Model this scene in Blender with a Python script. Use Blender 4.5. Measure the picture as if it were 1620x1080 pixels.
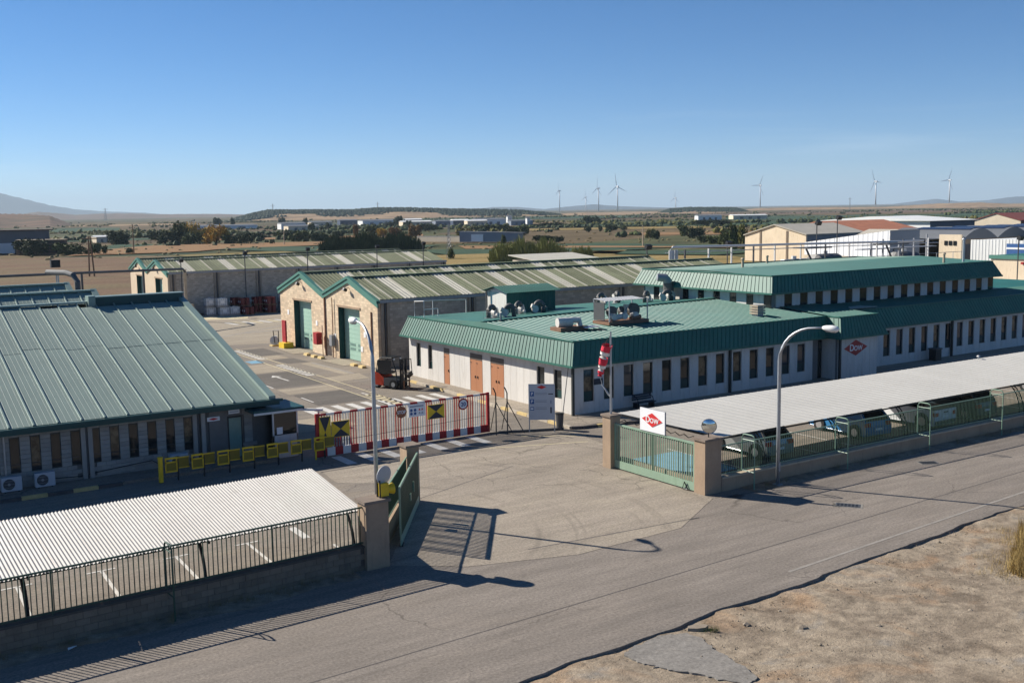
import bpy, bmesh, math, random
from mathutils import Vector, Matrix
random.seed(7)
scn = bpy.context.scene
for o in list(bpy.data.objects): bpy.data.objects.remove(o)
COL = scn.collection
# ------------------------------------------------------------------ camera, sky, sun, exposure
cam = bpy.data.objects.new('camera', bpy.data.cameras.new('camera')); COL.objects.link(cam)
AZ, PITCH, ROLL = math.radians(56.366), math.radians(6.993), math.radians(-0.9)
Fw = Vector((math.cos(AZ)*math.cos(PITCH), math.sin(AZ)*math.cos(PITCH), -math.sin(PITCH)))
R0 = Vector((math.sin(AZ), -math.cos(AZ), 0)); U0 = R0.cross(Fw)
Rt = R0*math.cos(ROLL)+U0*math.sin(ROLL); Up = -R0*math.sin(ROLL)+U0*math.cos(ROLL)
m3 = Matrix((Rt, Up, -Fw)).transposed()
cam.matrix_world = Matrix.Translation((0, 0, 12)) @ m3.to_4x4()
cam.data.sensor_width = 36; cam.data.lens = 36*1701.5/1620
cam.data.clip_start = 0.5; cam.data.clip_end = 60000
scn.camera = cam
SUN_EL = math.radians(32); SD = Vector((0.511, -0.859, 0)).normalized()     # shadow direction on the ground
wld = bpy.data.worlds.new('World'); scn.world = wld; wld.use_nodes = True
wn = wld.node_tree; bg = wn.nodes['Background']
sky = wn.nodes.new('ShaderNodeTexSky'); sky.sky_type = 'NISHITA'; sky.sun_disc = False
sky.sun_elevation = SUN_EL; sky.sun_rotation = math.atan2(-SD.x, -SD.y)
sky.air_density = 0.95; sky.dust_density = 0.0; sky.ozone_density = 4.2; sky.altitude = 3800
hs = wn.nodes.new('ShaderNodeHueSaturation'); hs.inputs['Saturation'].default_value = 1.22
wn.links.new(sky.outputs[0], hs.inputs['Color'])
# thin cirrus low over the horizon, all the way round
tc = wn.nodes.new('ShaderNodeTexCoord'); mp = wn.nodes.new('ShaderNodeMapping'); mp.inputs['Scale'].default_value = (2.2, 2.2, 42); mp.inputs['Location'].default_value = (4.3, 2.6, 3.0)
cn = wn.nodes.new('ShaderNodeTexNoise'); cn.inputs['Scale'].default_value = 1.6; cn.inputs['Detail'].default_value = 5; cn.inputs['Distortion'].default_value = .4
cr = wn.nodes.new('ShaderNodeValToRGB'); cr.color_ramp.elements[0].position = .56; cr.color_ramp.elements[1].position = .78; cr.color_ramp.elements[1].color = (.16, .16, .16, 1)
sx = wn.nodes.new('ShaderNodeSeparateXYZ'); mk = wn.nodes.new('ShaderNodeValToRGB'); e = mk.color_ramp.elements; e[0].position = .012; e[1].position = .035; e.new(.06).color = (1, 1, 1, 1); e.new(.10).color = (0, 0, 0, 1)
ml = wn.nodes.new('ShaderNodeMath'); ml.operation = 'MULTIPLY'; mx = wn.nodes.new('ShaderNodeMixRGB'); mx.inputs[2].default_value = (9.5, 10.2, 11, 1)
for a_, b_ in ((tc.outputs['Generated'], mp.inputs[0]), (mp.outputs[0], cn.inputs['Vector']), (cn.outputs['Fac'], cr.inputs[0]), (tc.outputs['Generated'], sx.inputs[0]), (sx.outputs[2], mk.inputs[0]), (cr.outputs[0], ml.inputs[0]), (mk.outputs[0], ml.inputs[1]), (ml.outputs[0], mx.inputs[0]), (hs.outputs[0], mx.inputs[1]), (mx.outputs[0], bg.inputs[0])): wn.links.new(a_, b_)
bg.inputs[1].default_value = 0.068
sl = bpy.data.lights.new('sun', 'SUN'); sl.energy = 5.0; sl.angle = math.radians(0.5); sl.color = (1, 0.93, 0.82)
so = bpy.data.objects.new('sun', sl); COL.objects.link(so); so.location = (-40, 80, 60)
so.rotation_euler = Vector((SD.x*math.cos(SUN_EL), SD.y*math.cos(SUN_EL), -math.sin(SUN_EL))).to_track_quat('-Z', 'Y').to_euler()
scn.cycles.max_bounces = 6; scn.cycles.diffuse_bounces = 3; scn.cycles.glossy_bounces = 3; scn.cycles.volume_bounces = 0
scn.view_settings.view_transform = 'Standard'; scn.view_settings.look = 'None'
scn.view_settings.gamma = 1.0; scn.view_settings.exposure = 0.72; scn.view_settings.use_curve_mapping = False

# ------------------------------------------------------------------ materials
MATS = {}
def nd(t, k, **kw):
    n = t.nodes.new('ShaderNode'+k)
    for a, v in kw.items(): setattr(n, a, v)
    return n
def base_mat(name, rough, spec=0.4, metal=0):
    m = bpy.data.materials.new(name); m.use_nodes = True; t = m.node_tree
    b = t.nodes['Principled BSDF']; b.inputs['Roughness'].default_value = rough
    b.inputs['Metallic'].default_value = metal; b.inputs['Specular IOR Level'].default_value = spec
    MATS[name] = m; return m, t, b
def pos(t, sc=(1, 1, 1)):
    g = nd(t, 'NewGeometry'); mp = nd(t, 'Mapping'); mp.inputs['Scale'].default_value = sc
    t.links.new(g.outputs['Position'], mp.inputs['Vector']); return mp.outputs[0]
def noise(t, v, scale, det=5, rough=.6, dist=0):
    n = nd(t, 'TexNoise'); n.inputs['Scale'].default_value = scale; n.inputs['Detail'].default_value = min(det, 4)
    n.inputs['Roughness'].default_value = rough; n.inputs['Distortion'].default_value = dist
    t.links.new(v, n.inputs['Vector']); return n.outputs['Fac']
def ramp(t, f, stops):
    r = nd(t, 'ValToRGB'); e = r.color_ramp.elements
    while len(e) < len(stops): e.new(.5)
    for i, (p, c) in enumerate(stops):
        e[i].position = p; e[i].color = (*c, 1) if len(c) == 3 else c
    t.links.new(f, r.inputs[0]); return r.outputs[0]
def mix(t, f, a, b, mode='MIX'):
    x = nd(t, 'MixRGB', blend_type=mode)
    for s, i in ((f, 0), (a, 1), (b, 2)):
        if isinstance(s, (int, float)): x.inputs[i].default_value = s
        elif isinstance(s, tuple): x.inputs[i].default_value = (*s, 1)
        else: t.links.new(s, x.inputs[i])
    return x.outputs[0]
def math_(t, op, a, b=0.0):
    x = nd(t, 'Math', operation=op)
    for s, i in ((a, 0), (b, 1)):
        if isinstance(s, (int, float)): x.inputs[i].default_value = s
        else: t.links.new(s, x.inputs[i])
    return x.outputs[0]
def bump(t, b, f, strength, dist=.02):
    n = nd(t, 'Bump'); n.inputs['Strength'].default_value = strength; n.inputs['Distance'].default_value = dist
    t.links.new(f, n.inputs['Height']); t.links.new(n.outputs[0], b.inputs['Normal'])
def mul(c, k): return tuple(min(1, x*k) for x in c)
def M(name, c, rough=.6, var=.18, sc=1.2, spec=.4, metal=0, bmp=0, bsc=40, streak=0, dirt=None, emis=0, objvar=0):
    """plain painted / mineral surface: two scales of tone change, optional vertical streaks, relief, dirt"""
    m, t, b = base_mat(name, rough, spec, metal)
    v = pos(t, (1, 1, .25) if streak else (1, 1, 1))
    f = noise(t, v, sc, 6); f2 = noise(t, pos(t), sc*9, 4)
    f = math_(t, 'ADD', math_(t, 'MULTIPLY', f, .7), math_(t, 'MULTIPLY', f2, .3))
    col = ramp(t, f, [(.3, mul(c, 1-var)), (.7, mul(c, 1+var))])
    if dirt:
        fd = noise(t, pos(t, (2.2, 2.2, .35)), 1.6, 7, .7)
        col = mix(t, ramp(t, fd, [(.52, (0, 0, 0)), (.78, (.6, .6, .6))]), col, dirt)
    if objvar:
        oi = nd(t, 'ObjectInfo'); r = math_(t, 'ADD', 1-objvar, math_(t, 'MULTIPLY', oi.outputs['Random'], 2*objvar))
        cc = nd(t, 'CombineColor'); [t.links.new(r, cc.inputs[i]) for i in range(3)]
        col = mix(t, 1.0, col, cc.outputs[0], 'MULTIPLY')
    t.links.new(col, b.inputs['Base Color'])
    if bmp: bump(t, b, noise(t, pos(t), bsc, 4), bmp)
    if emis: pass
    return m
def asphalt(name, c, crack=.0, patch=.25, tint=(.26, .22, .17), tracks=None):
    m, t, b = base_mat(name, .9, .25)
    v = pos(t)
    big = noise(t, pos(t, (.3, 1, 1)), .16, 6, .6, .4); mid = noise(t, pos(t, (.22, 1.3, 1)), 1.1, 7, .72); fine = noise(t, v, 11, 4, .8)
    col = ramp(t, big, [(.32, mul(c, .87)), (.5, c), (.68, mul(c, 1.12))])
    col = mix(t, ramp(t, noise(t, pos(t, (.35, 1, 1)), .5, 6, .65, 1.2), [(.5, (0, 0, 0)), (.66, (patch,)*3)]), col, tint)
    col = mix(t, .5, col, ramp(t, mid, [(.3, (.33, .33, .33)), (.7, (.67, .67, .67))]), 'OVERLAY')
    col = mix(t, .62, col, ramp(t, fine, [(.3, (.2, .2, .2)), (.7, (.8, .8, .8))]), 'OVERLAY')
    st = noise(t, pos(t), .8, 5, .7, .4)
    col = mix(t, ramp(t, st, [(.64, (0, 0, 0)), (.76, (.55, .55, .55))]), col, mul(c, .45))
    if tracks:          # tyre marks: dark rubber laid down in arcs
        vm = nd(t, 'VectorMath', operation='DISTANCE'); vm.inputs[1].default_value = tracks; t.links.new(v, vm.inputs[0])
        cx = nd(t, 'CombineXYZ'); t.links.new(vm.outputs['Value'], cx.inputs[0])
        f = noise(t, cx.outputs[0], 1.5, 3, .6); g = noise(t, pos(t, (.5, .5, .5)), .6, 4, .6)
        f = math_(t, 'MULTIPLY', ramp(t, f, [(.52, (0, 0, 0)), (.68, (.75, .75, .75))]), ramp(t, g, [(.42, (0, 0, 0)), (.6, (1, 1, 1))]))
        col = mix(t, f, col, mul(c, .55))
    if crack:
        vo = nd(t, 'TexVoronoi', feature='DISTANCE_TO_EDGE'); vo.inputs['Scale'].default_value = .23
        dv = nd(t, 'MixRGB'); dv.inputs[0].default_value = .35
        no = nd(t, 'TexNoise'); no.inputs['Scale'].default_value = .9; no.inputs['Detail'].default_value = 6
        t.links.new(v, no.inputs['Vector']); ad = nd(t, 'VectorMath', operation='MULTIPLY_ADD')
        t.links.new(no.outputs['Color'], ad.inputs[0]); ad.inputs[1].default_value = (1.6, 1.6, 0); t.links.new(v, ad.inputs[2])
        t.links.new(ad.outputs[0], vo.inputs['Vector'])
        gate = ramp(t, noise(t, v, .11, 3), [(.5, (0, 0, 0)), (.58, (1, 1, 1))])
        ck = ramp(t, vo.outputs['Distance'], [(.0025, (crack,)*3), (.007, (0, 0, 0))])
        col = mix(t, mix(t, 1.0, ck, gate, 'MULTIPLY'), col, mul(c, .25))
    t.links.new(col, b.inputs['Base Color']); bump(t, b, fine, .3, .01); return m
def blockwork(name, c, joint, bw, bh, axis, var=.2, soot=None):
    """masonry too far off to be built block by block"""
    m, t, b = base_mat(name, .9, .2)
    g = nd(t, 'NewGeometry'); sp = nd(t, 'SeparateXYZ'); cb = nd(t, 'CombineXYZ')
    t.links.new(g.outputs['Position'], sp.inputs[0]); t.links.new(sp.outputs[axis], cb.inputs[0]); t.links.new(sp.outputs[2], cb.inputs[1])
    br = nd(t, 'TexBrick'); t.links.new(cb.outputs[0], br.inputs['Vector']); br.inputs['Scale'].default_value = 1
    br.inputs['Brick Width'].default_value = bw; br.inputs['Row Height'].default_value = bh; br.inputs['Mortar Size'].default_value = .014
    br.inputs['Color1'].default_value = (*mul(c, 1-var), 1); br.inputs['Color2'].default_value = (*mul(c, 1+var*.7), 1); br.inputs['Mortar'].default_value = (*joint, 1)
    col = mix(t, .4, br.outputs['Color'], ramp(t, noise(t, pos(t), .5, 6), [(.3, (.36, .36, .36)), (.7, (.64, .64, .64))]), 'OVERLAY')
    fd = noise(t, pos(t, (1.5, 1.5, .18)), 1.1, 7, .7)
    col = mix(t, ramp(t, fd, [(.57, (0, 0, 0)), (.82, (.5, .5, .5))]), col, soot or mul(c, .5))
    t.links.new(col, b.inputs['Base Color']); bump(t, b, br.outputs['Fac'], -.4, .01); return m

M('white_panel', (.62, .60, .565), .7, .07, .6, streak=1, dirt=(.40, .36, .30), objvar=.05)
M('panel_core', (.22, .21, .2), .9)
M('green_metal', (.016, .118, .088), .55, .2, .6, .5, dirt=(.035, .15, .115), objvar=.05)
M('green_roof', (.020, .128, .10), .5, .2, .35, .4, dirt=(.05, .17, .135))
M('green_trim', (.07, .205, .165), .5, .12, .8)
M('sage_roof', (.205, .268, .235), .58, .08, .4, .35, dirt=(.215, .265, .235), objvar=.05)
M('sage_seam', (.20, .275, .245), .42, .1, .8, .5)
M('dark_teal', (.008, .06, .062), .5, .15)
M('olive_sheet', (.185, .20, .125), .8, .2, .8, .2, dirt=(.24, .235, .165), objvar=.16)
M('pale_sheet', (.46, .44, .37), .7, .12, .8, .3, objvar=.07)
M('olive_cap', (.23, .27, .16), .8, .2)
M('door_green', (.34, .52, .43), .5, .12, .9, streak=1)
M('door_window', (.15, .26, .23), .3)
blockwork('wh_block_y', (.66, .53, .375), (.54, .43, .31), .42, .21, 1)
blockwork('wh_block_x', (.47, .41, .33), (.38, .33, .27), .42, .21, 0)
M('wh_pilaster', (.33, .28, .22), .9, .15, 1.5, dirt=(.15, .13, .11))
M('plain_gable', (.62, .50, .36), .9, .08, .5, dirt=(.4, .3, .2))
M('grey_block', (.33, .315, .29), .92, .12, 2.5, .2, bmp=.3, bsc=60, objvar=.12)
M('grey_joint', (.17, .16, .15), .95)
M('wall_block', (.205, .165, .125), .95, .18, 2, .2, bmp=.4, bsc=50, dirt=(.10, .09, .075), objvar=.12)
M('wall_joint', (.10, .085, .07), .95)
M('render_wall', (.36, .265, .185), .93, .14, 1.0, .2, bmp=.25, bsc=30, dirt=(.2, .155, .12))
M('coping', (.46, .38, .28), .93, .16, 2, .2, bmp=.3, dirt=(.22, .2, .17))
M('pillar_cap', (.23, .185, .15), .95, .2, 3, .2, bmp=.4)
M('fence_green', (.165, .265, .19), .45, .15, 2, .45)
M('fence_shaded', (.035, .075, .05), .5, .15, 2, .45)  # fence green darkened: the bars' shaded side is put into the colour
M('gate_green', (.255, .36, .265), .5, .12, 1.5, .4, dirt=(.16, .24, .15))
M('galv', (.42, .44, .46), .42, .12, 3, .5, .7)
M('grey_steel', (.30, .31, .33), .5, .15, 3, .5, .4)
M('lamp_white', (.80, .80, .78), .35, .04)
M('white_sheet', (.47, .45, .42), .6, .08, .6, .3, dirt=(.38, .35, .31), objvar=.035)
M('cream_sheet', (.52, .505, .465), .7, .06, .35, .2, dirt=(.44, .42, .37), objvar=.015)
M('black_steel', (.016, .017, .019), .5, .2, 3)
M('dark_grey', (.07, .072, .076), .5, .15, 3)
M('rubber', (.018, .018, .018), .85, .2, 6)
M('red_paint', (.34, .014, .018), .5, .15, 3)
M('white_paint', (.66, .655, .63), .55, .06, 3)
M('orange_red', (.52, .05, .018), .4, .1, 2)
M('yellow_paint', (.72, .49, .02), .5, .15, 3)
M('kerb_yellow', (.58, .44, .2), .85, .25, 4)
M('kerb_dark', (.10, .09, .085), .9, .25, 4)
M('kerb_pale', (.42, .37, .30), .9, .2, 3)
M('line_white', (.58, .56, .52), .8, .22, 5, dirt=(.30, .27, .23))
M('line_cream', (.56, .48, .30), .85, .25, 3, dirt=(.33, .29, .24))
M('line_faded', (.275, .25, .22), .88, .25, 3, dirt=(.22, .2, .18))
M('line_blue', (.16, .33, .45), .85, .22, 2, dirt=(.25, .26, .26))
M('brown_door', (.40, .175, .085), .55, .1, 1.2, streak=1)
M('dark_transom', (.10, .085, .075), .5)
M('frame_dark', (.028, .033, .033), .5, .15)
M('spandrel', (.012, .05, .052), .3, .1)
M('blind', (.42, .36, .27), .6, .15, 3)
M('plaster_dark', (.17, .16, .15), .9)
M('wood', (.19, .115, .07), .9, .25, 4, bmp=.3)
M('wood_dark', (.10, .075, .06), .9, .3, 3)
M('tote_white', (.62, .66, .70), .5, .1, 2)
M('tote_cage', (.30, .33, .37), .5, .1, 3, metal=.5)
M('drum_red', (.12, .010, .015), .4, .15, 3)
M('label_white', (.8, .8, .8), .6, .03)
M('cream_wall', (.74, .62, .46), .92, .09, .4, .2, dirt=(.46, .33, .2))
M('cream_low', (.62, .53, .40), .92, .1, .5)
M('white_clad', (.82, .84, .86), .5, .05, .4)
M('blue_clad', (.20, .23, .28), .5, .06, .4)
M('slate_clad', (.055, .075, .12), .5, .1, .4)
M('grey_roof', (.42, .39, .33), .8, .12, .4, dirt=(.3, .27, .22))
M('terracotta', (.40, .155, .085), .85, .18, .6, dirt=(.25, .12, .08))
M('redtile', (.20, .055, .045), .85, .15, .8)
M('umber_wall', (.20, .155, .115), .9, .15, .6)
M('solar', (.025, .032, .06), .2, .2, .5, .6)
M('far_white', (.70, .71, .70), .6, .05, .05)
M('far_grey', (.13, .14, .155), .7, .1, .05)
M('turbine', (.72, .73, .74), .45, .02)
M('bark', (.10, .075, .055), .95, .3, 4)
M('sign_blue', (.03, .10, .28), .5, .1, 4)
M('sign_white', (.78, .79, .80), .5, .03, 3)
M('sign_grey', (.46, .49, .53), .55, .05, 2)
M('dow_red', (.60, .03, .03), .5, .08, 3)
M('dow_faded', (.38, .045, .04), .55, .12, 3)
M('stop_brown', (.28, .10, .045), .6, .12, 3)
M('ink', (.03, .035, .05), .6, .05)
M('ink_soft', (.28, .31, .36), .6, .1, 5)
M('sock_red', (.66, .03, .06), .75, .1, 5)
M('sock_white', (.78, .74, .70), .75, .08, 5)
M('fan_white', (.58, .56, .52), .5, .15, 5, dirt=(.4, .36, .3))
M('fan_grey', (.10, .098, .095), .55, .2, 5)
M('rusty', (.24, .13, .08), .85, .3, 5)
M('bench_blue', (.03, .045, .06), .6, .2, 3)
M('mesh_yellow', (.20, .155, .015), .55, .15, 5)
M('mirror_back', (.42, .44, .46), .5, .1, 3)
M('car_blue', (.025, .16, .36), .22, .04, 1, .6)
M('car_white', (.68, .70, .72), .25, .04, 1, .6)
M('car_silver', (.34, .36, .36), .25, .04, 1, .6, .5)
M('car_dark', (.035, .055, .065), .25, .05, 1, .6)
M('car_black', (.02, .021, .023), .25, .05, 1, .6)
M('tail_red', (.4, .01, .01), .25, .1, 5)
M('rim', (.45, .45, .46), .35, .1, 5, .5, .7)
M('stone', (.27, .225, .175), .95, .25, 3, .2, bmp=.4)
def leafmat(name, a, b_, tr=.25):
    m, t, b = base_mat(name, .75, .15)
    oi = nd(t, 'ObjectInfo'); f = noise(t, pos(t), .7, 4)
    f2 = noise(t, pos(t), 5, 3)
    f = math_(t, 'ADD', math_(t, 'MULTIPLY', f, .55), math_(t, 'MULTIPLY', f2, .45))
    t.links.new(ramp(t, f, [(.33, a), (.67, b_)]), b.inputs['Base Color'])
    return m
leafmat('leaf_d', (.030, .044, .020), (.075, .092, .038))
leafmat('leaf_g', (.045, .065, .020), (.105, .125, .042))
leafmat('leaf_o', (.07, .075, .02), (.16, .145, .035))
leafmat('leaf_y', (.27, .165, .025), (.52, .32, .04))
leafmat('leaf_r', (.15, .085, .03), (.30, .165, .06))
leafmat('leaf_C', (.028, .045, .018), (.075, .095, .035))
leafmat('leaf_P', (.13, .15, .045), (.29, .29, .10))
leafmat('leaf_pine', (.016, .030, .016), (.038, .055, .026))
leafmat('dry_grass', (.27, .19, .075), (.46, .34, .14))
leafmat('weed', (.12, .10, .05), (.26, .2, .09))
m, t, b = base_mat('glass', .06, .6); b.inputs['Base Color'].default_value = (.018, .022, .024, 1)
m, t, b = base_mat('glass_blue', .05, .7); b.inputs['Base Color'].default_value = (.035, .05, .062, 1)
m, t, b = base_mat('glass_tan', .08, .6)
t.links.new(ramp(t, noise(t, pos(t), 2.2, 3), [(.4, (.018, .02, .02)), (.62, (.14, .115, .075))]), b.inputs['Base Color'])
m, t, b = base_mat('mirror', .03, .5, 1); b.inputs['Base Color'].default_value = (.7, .75, .75, 1)
asphalt('road_asphalt', (.212, .184, .157), .55, .35, (.245, .208, .172), tracks=(30, -420, 0))
asphalt('yard_asphalt', (.21, .182, .152), .6, .55, (.27, .225, .17))
asphalt('apron', (.298, .255, .205), .5, .45, (.345, .295, .225), tracks=(16, 36, 0))
asphalt('slab', (.215, .200, .180), .95, .35, (.26, .22, .175))
M('duct', (.085, .095, .105), .7, .15, 2)
asphalt('concrete_patch', (.315, .268, .205), .3, .35, (.36, .32, .24))
asphalt('dark_patch', (.12, .108, .095), .5, .2, (.17, .15, .12))
# earth of the verge
m, t, b = base_mat('verge_dirt', .97, .15); v = pos(t)
col = ramp(t, noise(t, v, .45, 8, .65, .8), [(.3, (.165, .13, .096)), (.43, (.235, .19, .142)), (.56, (.305, .25, .186)), (.70, (.215, .195, .17))])
col = mix(t, ramp(t, noise(t, v, .22, 5, .6, 1.5), [(.52, (0, 0, 0)), (.66, (.6, .6, .6))]), col, (.33, .205, .115))
col = mix(t, .7, col, ramp(t, noise(t, v, 2.0, 8, .72), [(.32, (.26, .26, .26)), (.68, (.74, .74, .74))]), 'OVERLAY')
col = mix(t, .38, col, ramp(t, noise(t, v, 26, 4, .7), [(.32, (.26, .26, .26)), (.68, (.74, .74, .74))]), 'OVERLAY')
t.links.new(col, b.inputs['Base Color']); bump(t, b, noise(t, v, 9, 7, .75), .7, .05)
# open country: patchwork of fields
m, t, b = base_mat('country', .98, .1); v = pos(t, (.55, 1, 1))
rot = nd(t, 'VectorRotate'); rot.inputs['Angle'].default_value = math.radians(-34); t.links.new(pos(t), rot.inputs['Vector'])
ms = nd(t, 'Mapping'); ms.inputs['Scale'].default_value = (.0042, .0125, 1); t.links.new(rot.outputs[0], ms.inputs['Vector'])
no = nd(t, 'TexNoise'); no.inputs['Scale'].default_value = 1.6; no.inputs['Detail'].default_value = 5
t.links.new(ms.outputs[0], no.inputs['Vector']); ad = nd(t, 'VectorMath', operation='MULTIPLY_ADD')
t.links.new(no.outputs['Color'], ad.inputs[0]); ad.inputs[1].default_value = (.5, .5, 0); t.links.new(ms.outputs[0], ad.inputs[2])
vo = nd(t, 'TexVoronoi'); vo.inputs['Scale'].default_value = 1.0; t.links.new(ad.outputs[0], vo.inputs['Vector'])
sc_ = nd(t, 'SeparateColor'); t.links.new(vo.outputs['Color'], sc_.inputs[0])
col = ramp(t, sc_.outputs[0], [(0, (.10, .072, .043)), (.2, (.125, .092, .052)), (.34, (.072, .078, .038)), (.48, (.155, .112, .06)), (.6, (.048, .066, .038)), (.76, (.105, .085, .046)), (.9, (.085, .088, .043))])
for r_ in [x for x in t.nodes if x.bl_idname == 'ShaderNodeValToRGB'][-1:]: r_.color_ramp.interpolation = 'CONSTANT'
col = mix(t, .75, col, ramp(t, noise(t, v, .03, 8, .7, .5), [(.3, (.27, .27, .25)), (.7, (.72, .72, .7))]), 'OVERLAY')
col = mix(t, .6, col, ramp(t, noise(t, v, .35, 6, .75), [(.3, (.25, .27, .24)), (.7, (.74, .73, .72))]), 'OVERLAY')
t.links.new(col, b.inputs['Base Color'])
def field(name, a, b_, sc=.25, k=.5, c3=None):
    m, t, b = base_mat(name, .98, .1); v = pos(t, (.35, 1, 1))
    col = ramp(t, noise(t, v, sc, 8, .7, .6), [(.32, a), (.68, b_)])
    if c3: col = mix(t, ramp(t, noise(t, v, .06, 5, .6), [(.45, (0, 0, 0)), (.62, (.8, .8, .8))]), col, c3)
    col = mix(t, k, col, ramp(t, noise(t, pos(t), 1.6, 6, .75), [(.3, (.25, .25, .25)), (.7, (.75, .75, .75))]), 'OVERLAY')
    t.links.new(col, b.inputs['Base Color'])
field('field_brown', (.125, .08, .05), (.20, .13, .082), .12, .75, (.15, .12, .065))
field('field_green', (.036, .066, .042), (.062, .098, .058), .2, .4)
field('field_gold', (.215, .155, .06), (.32, .235, .10), .25, .6, (.17, .135, .05))
field('field_rust', (.215, .125, .065), (.29, .18, .09), .2, .5)
field('hill_tan', (.30, .20, .12), (.40, .285, .17), .006, .5, (.15, .11, .075))
field('hill_brown', (.15, .095, .07), (.21, .14, .10), .01, .5, (.09, .085, .06))
field('hill_haze_tint', (.06, .075, .09), (.085, .095, .105), .002, .3)  # bluish base colour carries part of the distance haze
field('hill_pine', (.028, .042, .026), (.05, .06, .035), .02, .4)
# ------------------------------------------------------------------ building helpers
TF = {}                       # object -> (location, rotation about z) of the thing it belongs to
class MB:
    def __init__(s): s.v = []; s.f = []
    def face(s, pts): i = len(s.v); s.v += [tuple(p) for p in pts]; s.f.append(tuple(range(i, i+len(pts)))); return s
    def box(s, x0, x1, y0, y1, z0, z1, m=None):
        i = len(s.v); c = [(x, y, z) for z in (z0, z1) for y in (y0, y1) for x in (x0, x1)]
        s.v += [tuple(m @ Vector(p)) for p in c] if m else c
        s.f += [tuple(i+k for k in q) for q in ((0, 2, 3, 1), (4, 5, 7, 6), (0, 1, 5, 4), (2, 6, 7, 3), (0, 4, 6, 2), (1, 3, 7, 5))]; return s
    def cbox(s, c, d, rz=0, rx=0, ry=0):
        m = Matrix.Translation(c) @ Matrix.Rotation(rz, 4, 'Z') @ Matrix.Rotation(ry, 4, 'Y') @ Matrix.Rotation(rx, 4, 'X')
        return s.box(-d[0]/2, d[0]/2, -d[1]/2, d[1]/2, -d[2]/2, d[2]/2, m)
    def bar(s, a, b, w, h=None):          # rectangular bar from a to b
        a, b = Vector(a), Vector(b); d = b-a; h = h or w
        q = d.to_track_quat('X', 'Z').to_matrix().to_4x4(); m = Matrix.Translation((a+b)/2) @ q
        return s.box(-d.length/2, d.length/2, -w/2, w/2, -h/2, h/2, m)
    def tube(s, pts, r, n=8, cap=True):
        pts = [Vector(p) for p in pts]; rr = r if isinstance(r, (list, tuple)) else [r]*len(pts); rings = []
        for k, p in enumerate(pts):
            d = (pts[min(k+1, len(pts)-1)]-pts[max(k-1, 0)]).normalized()
            a = d.cross(Vector((0, 0, 1)) if abs(d.z) < .95 else Vector((1, 0, 0))).normalized(); bb = d.cross(a)
            rings.append(len(s.v)); s.v += [tuple(p+(a*math.cos(2*math.pi*j/n)+bb*math.sin(2*math.pi*j/n))*rr[k]) for j in range(n)]
        for k in range(len(pts)-1):
            for j in range(n):
                s.f.append((rings[k]+j, rings[k]+(j+1) % n, rings[k+1]+(j+1) % n, rings[k+1]+j))
        if cap: s.f.append(tuple(rings[0]+j for j in reversed(range(n)))); s.f.append(tuple(rings[-1]+j for j in range(n)))
        return s
    def prism(s, poly, a, b):             # polygon of (u,v,w) points swept from offset a to offset b
        a, b = Vector(a), Vector(b); n = len(poly); i = len(s.v)
        s.v += [tuple(Vector(p)+a) for p in poly]+[tuple(Vector(p)+b) for p in poly]
        s.f += [tuple(range(i, i+n)), tuple(range(i+2*n-1, i+n-1, -1))]+[(i+k, i+n+k, i+n+(k+1) % n, i+(k+1) % n) for k in range(n)]; return s
    def ribs(s, a, b, c, d, pitch, h, top=.3, base=0):
        """ribbed sheet on quad a,b (low edge) c,d (high edge, c above b); ribs run a->d"""
        a, b, c, d = map(Vector, (a, b, c, d)); nrm = (b-a).cross(d-a).normalized(); L = (b-a).length; n = max(1, round(L/pitch)); rows = []
        us = []
        for k in range(n):
            us += [((k+.0)/n, base), ((k+.5-top)/n, base), ((k+.5-top*.62)/n, h), ((k+.5+top*.62)/n, h), ((k+.5+top)/n, base)]
        us.append((1, base)); i = len(s.v)
        for u, e in us: s.v.append(tuple(a.lerp(b, u)+nrm*e)); s.v.append(tuple(d.lerp(c, u)+nrm*e))
        for k in range(len(us)-1): s.f.append((i+2*k, i+2*k+2, i+2*k+3, i+2*k+1))
        return s
    def wave(s, a, b, c, d, pitch, h, seg=8):
        a, b, c, d = map(Vector, (a, b, c, d)); nrm = (b-a).cross(d-a).normalized(); n = round((b-a).length/pitch)*seg; i = len(s.v)
        for k in range(n+1):
            e = nrm*h*math.sin(2*math.pi*k/seg); s.v.append(tuple(a.lerp(b, k/n)+e)); s.v.append(tuple(d.lerp(c, k/n)+e))
        for k in range(n): s.f.append((i+2*k, i+2*k+2, i+2*k+3, i+2*k+1))
        return s
    def disc(s, c, n, r, th=.02, seg=20):
        c, n = Vector(c), Vector(n).normalized(); return s.tube([c-n*th/2, c+n*th/2], r, seg)
    def mesh(s, name, off=None):
        me = bpy.data.meshes.new(name); vs = s.v
        if off: (ox, oy, oz), rz = off; cs, sn = math.cos(-rz), math.sin(-rz); vs = [((x-ox)*cs-(y-oy)*sn, (x-ox)*sn+(y-oy)*cs, z-oz) for x, y, z in vs]
        me.from_pydata(vs, [], s.f); me.validate(); me.update(); return me
def link(name, me, mat=None, parent=None):
    o = bpy.data.objects.new(name, me); COL.objects.link(o)
    if mat and me is not None and not me.materials: me.materials.append(MATS[mat])
    if parent is not None: o.parent = parent; TF[o] = TF[parent]
    return o
def tag(o, label=None, cat=None, group=None, kind=None):
    for k, v in (('label', label), ('category', cat), ('group', group), ('kind', kind)):
        if v: o[k] = v
    return o
def thing(name, label, cat, loc=(0, 0, 0), rz=0, group=None):
    o = bpy.data.objects.new(name, None); COL.objects.link(o); o.empty_display_size = .2
    o.location = loc; o.rotation_euler = (0, 0, rz); TF[o] = (tuple(loc), rz); return tag(o, label, cat, group)
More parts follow.
